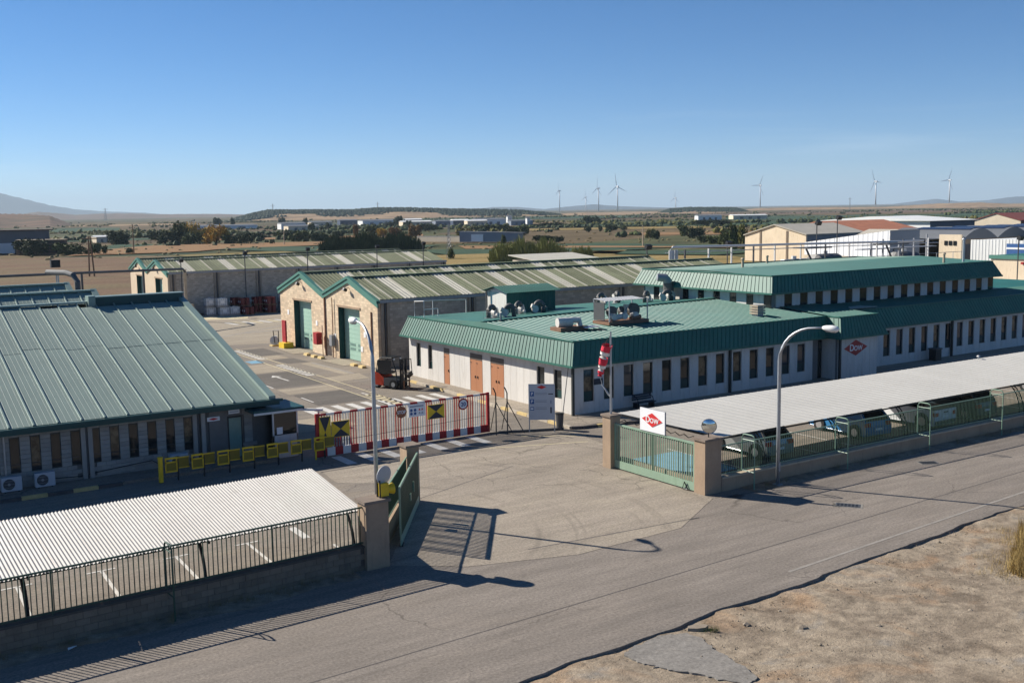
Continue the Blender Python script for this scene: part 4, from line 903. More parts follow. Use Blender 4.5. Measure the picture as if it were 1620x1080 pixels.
# direction board, bins, bench
sn = Vector((-.62, -.785)); t = thing('direction_board', 'grey direction board with parking symbols and arrows on two posts', 'sign', (33.05, 46.87, 0), math.atan2(.62, -.785)+math.pi)
def lb(x0, x1, y0, y1, z0, z1): return MB().box(x0, x1, y0, y1, z0, z1)
t.rotation_euler[2] = math.atan2(-.615, .79); TF[t] = ((33.05, 46.87, 0), t.rotation_euler[2]); W_ = .71
for x in (-W_, W_-.06): part('post', lb(x, x+.06, -.02, .04, 0, 2.62), 'galv', t, True)
part('panel', lb(-W_, W_, -.05, -.022, .68, 2.64), 'sign_grey', t, True)
p = part('emblem', MB().prism([(-.26, -.056, 2.47), (0, -.056, 2.37), (.26, -.056, 2.47), (0, -.056, 2.57)], (0, 0, 0), (0, .005, 0)), 'dow_red', t, True)
def tl(name, s, size, mat, x, z, y=-.057):
    me = text_mesh(s, size); me.transform(Matrix.Translation((x, y, z)) @ Matrix.Rotation(math.pi/2, 4, 'X')); me.materials.clear(); return link(name, me, mat, t)
for k, z in enumerate((2.1, 1.68)):
    part('parking_symbol', lb(-.63, -.41, -.056, -.05, z-.13, z+.13), 'sign_blue', t, True); tl('lettering', 'P', .22, 'sign_white', -.52, z, -.062)
part('truck_symbol', lb(-.63, -.41, -.056, -.05, 1.2, 1.38), 'sign_blue', t, True); part('truck_symbol', lb(-.6, -.45, -.06, -.056, 1.25, 1.33), 'sign_white', t, True)
for z in (2.14, 2.06, 1.72, 1.64, 1.34, 1.25): part('print_line', lb(-.34, .28, -.056, -.05, z, z+.035), 'ink_soft', t, True)
part('arrow', lb(.36, .62, -.056, -.05, 2.07, 2.12), 'ink', t, True); part('arrow', lb(.48, .52, -.056, -.05, 1.58, 1.75), 'sign_blue', t, True); part('arrow', lb(.46, .54, -.056, -.05, 1.05, 1.38), 'ink', t, True)
t = thing('litter_bin', 'dark tapered litter bin behind the direction board', 'bin', (34.15, 46.75, 0)); part('body', MB().tube([(34.15, 46.75, .02), (34.15, 46.75, .9)], [.17, .23], 12), 'dark_grey', t); part('rim', MB().tube([(34.15, 46.75, .88), (34.15, 46.75, .94)], .25, 12), 'black_steel', t)
t = thing('litter_bin', 'dark box bin on the pavement before the second office wing', 'bin', (71.6, 49.6, 0)); part('body', MB().box(71.25, 71.95, 49.3, 49.9, .05, .95), 'black_steel', t); part('lid', MB().box(71.2, 72.0, 49.25, 49.95, .96, 1.06), 'dark_grey', t)
t = thing('bench', 'dark slatted bench against the shaded office wall', 'bench', (41.6, 48.4, 0))
for k in range(3): part('seat_slat', MB().box(40.9, 42.4, 48.2+k*.14, 48.32+k*.14, .45, .49), 'bench_blue', t); part('back_slat', MB().box(40.9, 42.4, 48.66, 48.69, .58+k*.13, .68+k*.13), 'bench_blue', t)
for x in (41.0, 42.2): part('leg', MB().box(x, x+.06, 48.2, 48.7, 0, .45), 'black_steel', t); part('arm', MB().tube([(x, 48.68, .9), (x, 48.3, .75), (x, 48.2, .45)], .025, 6), 'black_steel', t)
for i, (x, y, z) in enumerate(((36.7, 49.2, 0),)):
    t = thing('ladder_mast', 'leaning thin pole against the corner of the office', 'pole', (35.3, 48.0, 0)); part('pole', MB().tube([(34.6, 47.2, .1), (36.3, 48.9, 2.6), (36.4, 48.95, 3.0)], .025, 6), 'dark_grey', t)
t = thing('wall_plate', 'small dark nameplate between the first office windows', 'sign', (38.6, 49.05, 1.8)); part('plate', MB().box(38.35, 39.0, 49.06, 49.09, 1.75, 2.1), 'ink', t)

# windsock, mirrors, siren
t = thing('windsock', 'red and white striped windsock hanging limp on its mast', 'windsock', (31.0, 38.4, 2.52)); part('mast', MB().tube([(31.0, 38.4, 2.5), (31.0, 38.4, 6.35)], [.055, .04], 8), 'galv', t)
c = [(30.93, 38.56, 5.72), (30.9, 38.66, 5.42), (30.87, 38.76, 5.1), (30.85, 38.84, 4.78), (30.84, 38.92, 4.5), (30.83, 39.0, 4.24)]; r = [.24, .23, .21, .18, .15, .12]
for k in range(5): part('band', MB().tube([c[k], Vector(c[k]).lerp(Vector(c[k+1]), .5)+Vector((.02, 0, 0)), c[k+1]], [r[k], (r[k]+r[k+1])/2*1.05, r[k+1]], 14, k == 4), 'sock_red' if k % 2 == 0 else 'sock_white', t, smooth=False)
part('ring', MB().tube([(30.93, 38.56, 5.72), (30.93, 38.56, 5.75)], .27, 14, False), 'black_steel', t)
for dx, dy in ((-.24, .05), (.2, .12), (0, .24)): part('cord', MB().tube([(31.0, 38.4, 6.2), (30.93+dx, 38.5+dy, 5.74)], .01, 4), 'black_steel', t)
part('light_bracket', MB().bar((31.0, 38.4, 3.3), (30.9, 38.95, 3.85), .05), 'galv', t); part('cord', MB().tube([(30.83, 39.0, 4.24), (30.86, 38.85, 3.8), (30.95, 38.5, 3.35)], .012, 4), 'white_paint', t)
t = thing('traffic_mirror', 'round convex traffic mirror on the wide right gate pillar', 'mirror', (31.4, 32.4, 2.38)); part('stem', MB().tube([(31.4, 32.4, 2.36), (31.4, 32.4, 2.7)], .025, 6), 'black_steel', t)
nrm = Vector((-.75, -.62, -.12)).normalized(); cc = Vector((31.38, 32.35, 2.86)); q = nrm.to_track_quat('Z', 'Y').to_matrix().to_4x4()
dm = MB(); N = 22
for ring in range(5):
    rr = .31*ring/4
    for j in range(N): a = 2*math.pi*j/N; dm.v.append(tuple(cc+q.to_3x3() @ Vector((rr*math.cos(a), rr*math.sin(a), .09*(1-(ring/4)**2)))))
for ring in range(4):
    for j in range(N): dm.f.append((ring*N+j, (ring+1)*N+j, (ring+1)*N+(j+1) % N, ring*N+(j+1) % N))
part('mirror_face', dm, 'mirror', t, smooth=True); part('rim', MB().disc(cc-nrm*.01, nrm, .325, .03, N), 'grey_steel', t)
t = thing('traffic_mirror', 'grey back of a round traffic mirror above the yellow siren', 'mirror', (15.95, 32.3, 2.38)); part('stem', MB().tube([(15.95, 32.3, 2.36), (15.95, 32.3, 2.8), (16.05, 32.25, 3.0)], .03, 6), 'black_steel', t); part('back', MB().disc((16.1, 32.2, 3.12), (.3, -.95, -.1), .33, .03, 24), 'mirror_back', t)
t = thing('siren', 'yellow warning siren with dark bracket on the left gate pillar', 'siren', (16.02, 32.25, 2.38)); part('body', MB().box(15.9, 16.2, 32.05, 32.3, 2.42, 2.86), 'yellow_paint', t); part('horn', MB().tube([(16.2, 32.18, 2.62), (16.42, 32.18, 2.62)], [.12, .2], 12), 'yellow_paint', t)
for y in (32.06, 32.27): part('bracket', MB().box(15.86, 15.9, y, y+.04, 2.38, 2.98), 'black_steel', t)

# street lamps
def lamp(label, x, y, h, dx, dy, reach):
    t = thing('street_lamp', label, 'lamp', (x, y, 0)); pts = [(x, y, 0), (x, y, h*.35), (x, y, h-1.6)]
    for k in range(1, 9): a = math.pi/2*k/8; pts.append((x+dx*reach*.8*(1-math.cos(a)), y+dy*reach*.8*(1-math.cos(a)), h-1.6+1.5*math.sin(a)))
    pts.append((x+dx*reach, y+dy*reach, h-.06)); n = len(pts)
    part('pole', MB().tube(pts, [.085-.045*k/n for k in range(n)], 10), 'galv', t, smooth=True); part('base_plate', MB().box(x-.16, x+.16, y-.16, y+.16, 0, .03), 'grey_steel', t)
    c0 = Vector((x+dx*reach*.97, y+dy*reach*.97, h-.06)); d = Vector((dx, dy, -.06)); hd = part('head', MB().tube([c0, c0+d*.12, c0+d*.4, c0+d*.62, c0+d*.72], [.06, .11, .15, .13, .04], 10), 'lamp_white', t, smooth=True)
    part('lens', MB().tube([c0+d*.15+Vector((0, 0, -.08)), c0+d*.58+Vector((0, 0, -.08))], .08, 8), 'grey_steel', hd); part('inspection_door', MB().box(x-.05, x+.05, y-.1, y-.07, .6, 1.0), 'grey_steel', t)
lamp('tall street lamp behind the left gate pillar with its arm over the yard', 18.35, 37.35, 7.75, .1, .995, 1.75)
lamp('tall street lamp by the right fence with its arm over the road', 34.7, 31.55, 7.0, .3, -.95, 1.95)

# ------------------------------------------------------------------ carports
CL = thing('carport', 'left carport with white corrugated roof behind the block wall', 'carport', (15.53, 32.68, 0), math.radians(2.7))
for k in range(22):
    x0_, x1_ = -24.2+1.1*k, -24.2+1.1*(k+1)+.0; dz = random.uniform(0, .006); dy = random.uniform(-.03, .03)
    part('roof_sheet', MB().wave((x0_, dy, 1.9+dz), (x1_, dy, 1.9+dz), (x1_, 3.92+dy, 2.6+dz), (x0_, 3.92+dy, 2.6+dz), .11, .022, 6), 'white_sheet', CL, True, True)
for y, z in ((.25, 1.87), (1.9, 2.17), (3.6, 2.47)): part('purlin', MB().box(-24, 0, y-.03, y+.03, z-.08, z-.02), 'black_steel', CL, True)
for x in (-.1, -5.4, -10.7, -16):
    arc = [(x, .55+.9*(1-math.cos(a))-.25*0, .0+1.75*math.sin(a)) for a in [math.pi/2*k/8 for k in range(9)]]
    mb = MB()
    for a, b in zip(arc[:-1], arc[1:]): mb.bar((a[0]-.05, a[1]-.15, a[2]), (b[0]-.05, b[1]-.15, b[2]), .06, .08); mb.bar((a[0]+.05, a[1]+.1, a[2]), (b[0]+.05, b[1]+.1, b[2]), .06, .08); mb.bar((a[0]-.05, a[1]-.15, a[2]), (b[0]+.05, b[1]+.1, b[2]), .035)
    p = part('curved_post', mb, 'black_steel', CL, True); part('arm', MB().bar((x, .1, 1.8), (x, 3.6, 2.42), .06, .09), 'black_steel', p, True)
CR = thing('carport', 'right carport with long smooth cream roof over parked cars', 'carport', (33.4, 33.7, 0))
rp = MB(); xl0, xl1 = 33.4, 32.05; nseg = 44
def crp(u, v):  # u along, v across
    a = Vector((xl0+u*(80-xl0), 33.7, 1.9)); b = Vector((xl1+u*(80-xl1), 39.3, 2.3)); return a.lerp(b, v)
for k in range(nseg):
    u0, u1 = k/nseg, (k+1)/nseg; g_ = -.0001; mb = MB(); q = [crp(u0+g_, 0), crp(u1-g_, 0), crp(u1-g_, 1), crp(u0+g_, 1)]
    mb.ribs(*q, .53, .012, .05); part('roof_sheet', mb, 'cream_sheet', CR)
part('front_trim', MB().bar((33.4, 33.68, 1.83), (80, 33.68, 1.85), .03, .07), 'black_steel', CR); part('side_trim', MB().bar((33.4, 33.7, 1.86), (32.05, 39.3, 2.26), .05, .1), 'black_steel', CR)
for k in range(9):
    x = 36.4+k*5.2; mb = MB()
    arc = [(x, 33.95+1.1*(1-math.cos(a)), 1.78*math.sin(a)) for a in [math.pi/2*j/8 for j in range(9)]]
    for a, b in zip(arc[:-1], arc[1:]): mb.bar((a[0], a[1]-.12, a[2]), (b[0], b[1]-.12, b[2]), .035, .05); mb.bar((a[0], a[1]+.12, a[2]), (b[0], b[1]+.12, b[2]), .035, .05); mb.bar((a[0], a[1]-.12, a[2]), (b[0], b[1]+.12, b[2]), .02)
    p = part('curved_post', mb, 'black_steel', CR); part('arm', MB().bar((x, 33.9, 1.82), (x, 39.0, 2.2), .06, .08), 'black_steel', p)
mb = MB()
for k in range(24): a = crp(0, k/24); b = crp(0, (k+1)/24); mb.bar(a+Vector((0, 0, -.25-(.12 if k % 2 else 0))), b+Vector((0, 0, -.25-(.12 if k % 2 == 0 else 0))), .03)
part('truss', mb, 'black_steel', CR)
t = thing('roof_bird_vent', 'small white vent knob on the far edge of the cream carport', 'vent', (61.0, 39.2, 2.3)); part('stem', MB().tube([(61, 39.2, 2.28), (61, 39.2, 2.45)], .04, 8), 'galv', t); part('cap', MB().tube([(61, 39.2, 2.45), (61, 39.2, 2.52)], [.12, .05], 10), 'white_paint', t)
# ------------------------------------------------------------------ yellow barrier, kerbs, air conditioners
YB = thing('yellow_barrier', 'row of yellow mesh guard panels on posts before the workshop', 'barrier', (13.2, 48.3, 0))
for k in range(7):
    x = 13.2+k*1.2; fr = part('guard_panel', MB().box(x, x+.05, 48.2, 48.25, .5, 1.05).box(x+.5, x+.55, 48.2, 48.25, .5, 1.05).box(x, x+.55, 48.19, 48.26, 1.05, 1.13).box(x, x+.55, 48.2, 48.25, .45, .52).box(x, x+.55, 48.2, 48.25, .88, .94), 'yellow_paint', YB)
    part('mesh', MB().box(x+.05, x+.5, 48.22, 48.23, .52, .88), 'mesh_yellow', fr)
    part('post', MB().box(x+.58, x+.64, 48.34, 48.4, 0, 1.0), 'black_steel', YB)
    fr = part('guard_panel', MB().box(x+.6, x+1.14, 48.36, 48.4, 1.02, 1.07).box(x+.6, x+1.14, 48.36, 48.4, .55, .59), 'yellow_paint', YB); part('mesh', MB().box(x+.62, x+1.12, 48.375, 48.385, .59, 1.02), 'mesh_yellow', fr)
part('end_post', MB().tube([(13.0, 48.25, .05), (13.0, 48.25, 1.15)], .11, 12), 'yellow_paint', YB); part('cap', MB().tube([(13.0, 48.25, 1.15), (13.0, 48.25, 1.2)], .13, 12), 'yellow_paint', YB)
part('post', MB().box(20.45, 20.52, 48.22, 48.29, 0, 1.12), 'yellow_paint', YB)
struct('pavement', MB().box(-14, 19, 49.1, 50.8, -.05, .13), 'yard_asphalt')
KB = thing('kerb', 'kerb of alternating dark and yellow stones before the workshop', 'kerb', (8, 49.05, 0))
for k in range(20):
    x = -9.5+k*1.05; part('kerb_stone', MB().box(x, x+1.04, 48.9, 49.098, -.05, .15), 'kerb_yellow' if k % 2 == 0 and k < 24 else 'kerb_dark', KB)
struct('pavement', flat(.13, [(34.75, 46.35), (36.9, 46.35), (36.9, 45.6), (60, 45.6), (97, 45.6), (97, 50.3), (36.85, 50.3), (36.85, 72.5), (35.75, 72.5), (35.5, 60), (34.95, 52)]), 'apron')
K2 = thing('kerb', 'worn yellow and grey kerb stones round the office pavement', 'kerb', (34.9, 52, 0)); pts = [(35.75, 72.5), (35.55, 62.5), (34.95, 52), (34.75, 46.5), (35.3, 46.25), (37.2, 45.95), (38.8, 45.5), (60, 45.45)]
for i, (a, b) in enumerate(zip(pts[:-1], pts[1:])):
    a, b = Vector((*a, .06)), Vector((*b, .06)); L = (b-a).length; m = max(1, int(L/.95))
    for k in range(m): p, q = a.lerp(b, k/m), a.lerp(b, (k+.97)/m); part('kerb_stone', MB().bar(p, q, .2, .19), ('kerb_yellow' if k % 3 == 0 else 'kerb_pale') if i < 3 else ('kerb_yellow' if k % 2 else 'kerb_dark'), K2)
for x, y, lab in ((36.05, 75.2, 'yellow kerb block nearest the office beside the near roller door'), (36.0, 76.6, 'yellow kerb block left of the near roller door edge'), (35.7, 82.2, 'yellow kerb block right of the hose cabinet'), (35.6, 83.4, 'yellow kerb block below the hose cabinet'), (35.6, 84.9, 'yellow kerb block left of the hose cabinet')):
    t = thing('kerb_block', lab, 'kerb block', (x, y, 0)); part('block', MB().prism([(x-.2, y-.35, 0), (x+.2, y-.35, 0), (x+.15, y-.35, .18), (x-.15, y-.35, .18)], (0, 0, 0), (0, .7, 0)), 'kerb_yellow', t)
for x, lab in ((6.72, 'white outdoor air conditioner at the left edge under the workshop windows'), (8.08, 'white outdoor air conditioner right of its twin under the workshop windows'), (14.0, 'white outdoor air conditioner half hidden behind the yellow barrier')):
    t = thing('air_conditioner', lab, 'air conditioner', (x, 50.2, .13), group='air conditioners'); part('case', MB().box(x, x+.82, 50.15, 50.48, .18, .80), 'sign_grey', t); part('grille', MB().disc((x+.3, 50.14, .49), (0, 1, 0), .24, .02, 18), 'dark_grey', t)
    part('fan_hub', MB().disc((x+.3, 50.13, .49), (0, 1, 0), .06, .02, 10), 'grey_steel', t)
    for k in (-.14, 0, .14): part('guard_wire', MB().box(x+.06, x+.54, 50.12, 50.13, .485+k, .495+k), 'grey_steel', t)
    for dx in (.1, .66): part('foot', MB().box(x+dx, x+dx+.06, 50.15, 50.5, .13, .18), 'black_steel', t)
# ------------------------------------------------------------------ yard equipment
t = thing('hose_cabinet', 'red hose cabinet on a stand between the two roller doors', 'cabinet', (36.4, 84.3, 0)); part('box', MB().box(36.15, 36.6, 83.95, 84.75, .95, 1.95), 'red_paint', t); part('stand', MB().bar((36.4, 83.4, 0), (36.4, 83.4, 2.6), .05).bar((36.4, 83.4, 1.5), (36.4, 84.0, 1.5), .04), 'rusty', t); part('door', MB().box(36.12, 36.15, 84.0, 84.7, 1.0, 1.9), 'red_paint', t)
t = thing('electric_box', 'grey electric cabinet between hose cabinet and near roller door', 'cabinet', (36.7, 82.2, 0)); part('box', MB().box(36.55, 36.86, 81.9, 82.4, 1.0, 1.9), 'grey_steel', t); part('pipe', MB().tube([(36.78, 82.1, 0), (36.78, 82.1, 5.0)], .04, 6), 'rusty', t)
t = thing('fire_panel', 'tall red fire point panel on a yellow block by the far roller door', 'panel', (36.2, 91.2, 0)); part('panel', MB().box(36.1, 36.25, 90.85, 91.65, .5, 2.45), 'red_paint', t); part('block', MB().box(35.7, 36.6, 90.3, 91.5, 0, .5), 'yellow_paint', t); part('post', MB().box(36.12, 36.22, 91.0, 91.1, .5, .6), 'red_paint', t)
t = thing('hose_trolley', 'white hose reel trolley with dark handle left of the fire panel', 'trolley', (35.9, 93.0, 0)); part('reel', MB().disc((35.9, 93.0, .5), (.6, .8, 0), .42, .25, 18), 'tote_white', t); part('handle', MB().tube([(35.8, 92.7, .3), (35.75, 92.9, 1.4), (36.1, 92.5, 1.4), (36.05, 92.4, .3)], .04, 6), 'black_steel', t); part('base', MB().box(35.5, 36.2, 92.6, 93.3, 0, .12), 'kerb_yellow', t)
# pallet-sized liquid totes and red drum packs by the far warehouse
def tote(label, x, y, z):
    t = thing('liquid_tote', label, 'tote', (x, y, z), group='liquid totes stacked by the far warehouse')
    part('tank', MB().box(.04, 1.16, .04, .96, .16, 1.0), 'tote_white', t, True); part('pallet', MB().box(0, 1.2, 0, 1, 0, .05).box(0, 1.2, .02, .14, .05, .13).box(0, 1.2, .86, .98, .05, .13), 'grey_steel', t, True)
    mb = MB()
    for k in range(6): xx = .0+k*.24; mb.box(xx-.012, xx+.012, -.012, .012, .1, 1.02); mb.box(-.012, .012, k*.2-.012, k*.2+.012, .1, 1.02)
    for zz in (.2, .6, 1.0): mb.box(0, 1.2, -.02, .006, zz, zz+.03); mb.box(-.02, .006, 0, 1, zz, zz+.03)
    part('cage', mb, 'tote_cage', t, True); part('label_plate', MB().box(.35, .85, -.03, -.02, .4, .8), 'label_white', t, True); part('cap', MB().tube([(.6, .5, 1.0), (.6, .5, 1.08)], .12, 10), 'white_paint', t, True); return t
def drum_pack(label, x, y, z):
    t = thing('drum_pallet', label, 'drums', (x, y, z), group='red drums stacked by the far warehouse'); part('pallet', MB().box(0, 1.2, 0, 1.2, 0, .05).box(0, 1.2, 0, .14, .05, .13).box(0, 1.2, 1.06, 1.2, .05, .13), 'wood', t, True)
    for i in range(2):
        for j in range(2): d = part('drum', MB().tube([(.31+.58*i, .31+.58*j, .13), (.31+.58*i, .31+.58*j, .95)], .28, 10), 'drum_red', t, True); part('label_plate', MB().box(-.01+.58*i, .0+.58*i+.01, .25+.58*j, .4+.58*j, .4, .6), 'label_white', d, True)
    return t
LEV = ('bottom', 'top'); ORD = ('first', 'second', 'third', 'fourth')
for k, (x, y) in enumerate(((40.2, 125.6), (41.5, 124.6), (42.75, 124.6))):
    for lv in range(2):
        if k == 2 and lv: continue
        tote(f'white caged liquid tote, {LEV[lv]} level, {ORD[k]} from the left of the left group', x-(.25 if lv and k else 0), y, lv*1.08)
for k, (x, y) in enumerate(((48.9, 124.2), (50.2, 124.3), (51.5, 124.2))):
    for lv in range(2): tote(f'white caged liquid tote, {LEV[lv]} level, {ORD[k]} from the left of the right group', x, y, lv*1.08)
for k, (x, y) in enumerate(((44.2, 124.9), (44.2, 123.5), (43.6, 126.2))):
    for lv in range(2):
        if k == 1 and lv: continue
        drum_pack(f'pallet of dark red drums, {LEV[lv]} level, {ORD[k]} of the left drum stack', x, y, lv*1.0)
for k, (x, y) in enumerate(((46.0, 125.4), (47.2, 124.1), (47.3, 125.5))):
    for lv in range(2): drum_pack(f'pallet of dark red drums, {LEV[lv]} level, {ORD[k]} of the right drum stack', x, y, lv*1.0)
t = thing('pallet_stack', 'pale stack of boxes at the near end of the far warehouse', 'boxes', (37.8, 126.5, 0)); part('stack', MB().box(37.5, 38.9, 126, 127.4, .12, 1.5), 'coping', t); part('pallet', MB().box(37.4, 39, 126, 127.4, 0, .11), 'wood', t)
# flood light masts in the yard
for x, y, h, lab in ((46.3, 128.8, 7.2, 'thin floodlight mast at the left part of the far warehouse wall'), (54.6, 128.9, 7.4, 'floodlight mast with two lamps above the liquid totes'), (64.5, 129.0, 7.4, 'thin floodlight mast near the middle of the far warehouse'), (71.5, 129.0, 7.6, 'thin floodlight mast at the right end of the far warehouse'), (38.3, 128.4, 6.6, 'slim mast beside the corner of the far warehouse')):
    t = thing('light_mast', lab, 'mast', (x, y, 0)); part('mast', MB().tube([(x, y, 0), (x, y, h)], .06, 6), 'dark_grey', t); part('floodlight', MB().cbox((x, y-.2, h), (.5, .3, .35), rx=.4), 'black_steel', t)

# ------------------------------------------------------------------ forklift
FK = thing('forklift', 'red and black forklift parked with forks down before the office corner', 'forklift', (33.5, 65.2, 0), math.radians(-64))   # local +x = forks
R_, K_ = 'orange_red', 'dark_grey'
part('counterweight', MB().prism([(-1.25, -.55, .25), (-.35, -.55, .22), (-.35, -.55, .75), (-.75, -.55, 1.05), (-1.2, -.55, 1.1), (-1.32, -.55, .7)], (0, 0, 0), (0, 1.1, 0)), R_, FK, True)
part('chassis', MB().prism([(-.35, -.55, .22), (.75, -.55, .25), (.75, -.55, .62), (.35, -.55, .78), (-.35, -.55, .75)], (0, 0, 0), (0, 1.1, 0)), K_, FK, True)
part('side_skirt', MB().prism([(-1.05, -.56, .24), (-.35, -.56, .24), (-.65, -.56, .7), (-1.0, -.56, .9)], (0, 0, 0), (0, 1.12, 0)), R_, FK, True)
part('hood', MB().prism([(-1.1, -.45, 1.05), (-.3, -.45, .95), (-.25, -.45, 1.15), (-1.0, -.45, 1.25)], (0, 0, 0), (0, .9, 0)), K_, FK, True)
part('seat', MB().box(-.45, .05, -.25, .25, 1.0, 1.15).box(-.5, -.38, -.24, .24, 1.15, 1.7), 'black_steel', FK, True)
cg = MB()
for y in (-.5, .5): cg.tube([(-1.0, y, 1.1), (-.85, y, 1.9), (-.55, y, 2.12), (.35, y, 2.14), (.68, y, 1.2), (.72, y, .62)], .045, 6)
for x in (-.6, -.4, -.2, 0, .2, .35): cg.bar((x, -.5, 2.13), (x, .5, 2.13), .05)
part('overhead_guard', cg, 'black_steel', FK, True); part('cab_panel', MB().box(-.85, .3, -.53, -.50, 1.05, 1.95), 'car_black', FK, True); part('roof_plate', MB().box(-.55, .32, -.46, .46, 2.16, 2.19), 'glass', FK, True)
ms_ = MB()
for y in (-.33, .25): ms_.box(.86, .98, y, y+.08, .06, 2.08); ms_.box(.99, 1.08, y+.1*(1 if y < 0 else -1), y+.1*(1 if y < 0 else -1)+.07, .1, 2.0)
for z in (.5, 1.3, 2.0): ms_.box(.86, .97, -.33, .33, z, z+.07)
part('mast', ms_, 'black_steel', FK, True); part('lift_cylinder', MB().tube([(.93, 0, .2), (.93, 0, 1.75)], .045, 8), 'galv', FK, True)
part('carriage', MB().box(1.09, 1.14, -.5, .5, .1, .2).box(1.09, 1.14, -.5, .5, .5, .6).box(1.09, 1.13, -.48, -.42, .2, 1.1).box(1.09, 1.13, .42, .48, .2, 1.1).box(1.09, 1.13, -.48, .48, 1.05, 1.1), 'black_steel', FK, True)
for y in (-.38, .26): part('fork', MB().box(1.15, 1.2, y, y+.12, .03, .6).box(1.2, 2.3, y, y+.12, .03, .07), 'rusty', FK, True)
part('side_door', MB().bar((.5, .52, 1.95), (.75, 1.15, 1.9), .05).bar((.75, 1.15, 1.9), (.8, 1.2, .75), .05).bar((.8, 1.2, .75), (.6, .55, .6), .06).bar((.7, .8, .7), (.8, 1.18, .95), .09, .3), 'black_steel', FK, True)
for x, y, r in ((.48, -.48, .33), (.48, .48, .33), (-.95, -.42, .26), (-.95, .42, .26)):
    w = part('wheel', MB().tube([(x, y-.12, r), (x, y+.12, r)], r, 16), 'rubber', FK, True); part('hub', MB().tube([(x, y-.13, r), (x, y+.13, r)], r*.5, 10), 'galv', w, True)
for y in (-.4, .34): part('work_light', MB().box(.38, .46, y, y+.12, 1.98, 2.08), 'lamp_white', FK, True)

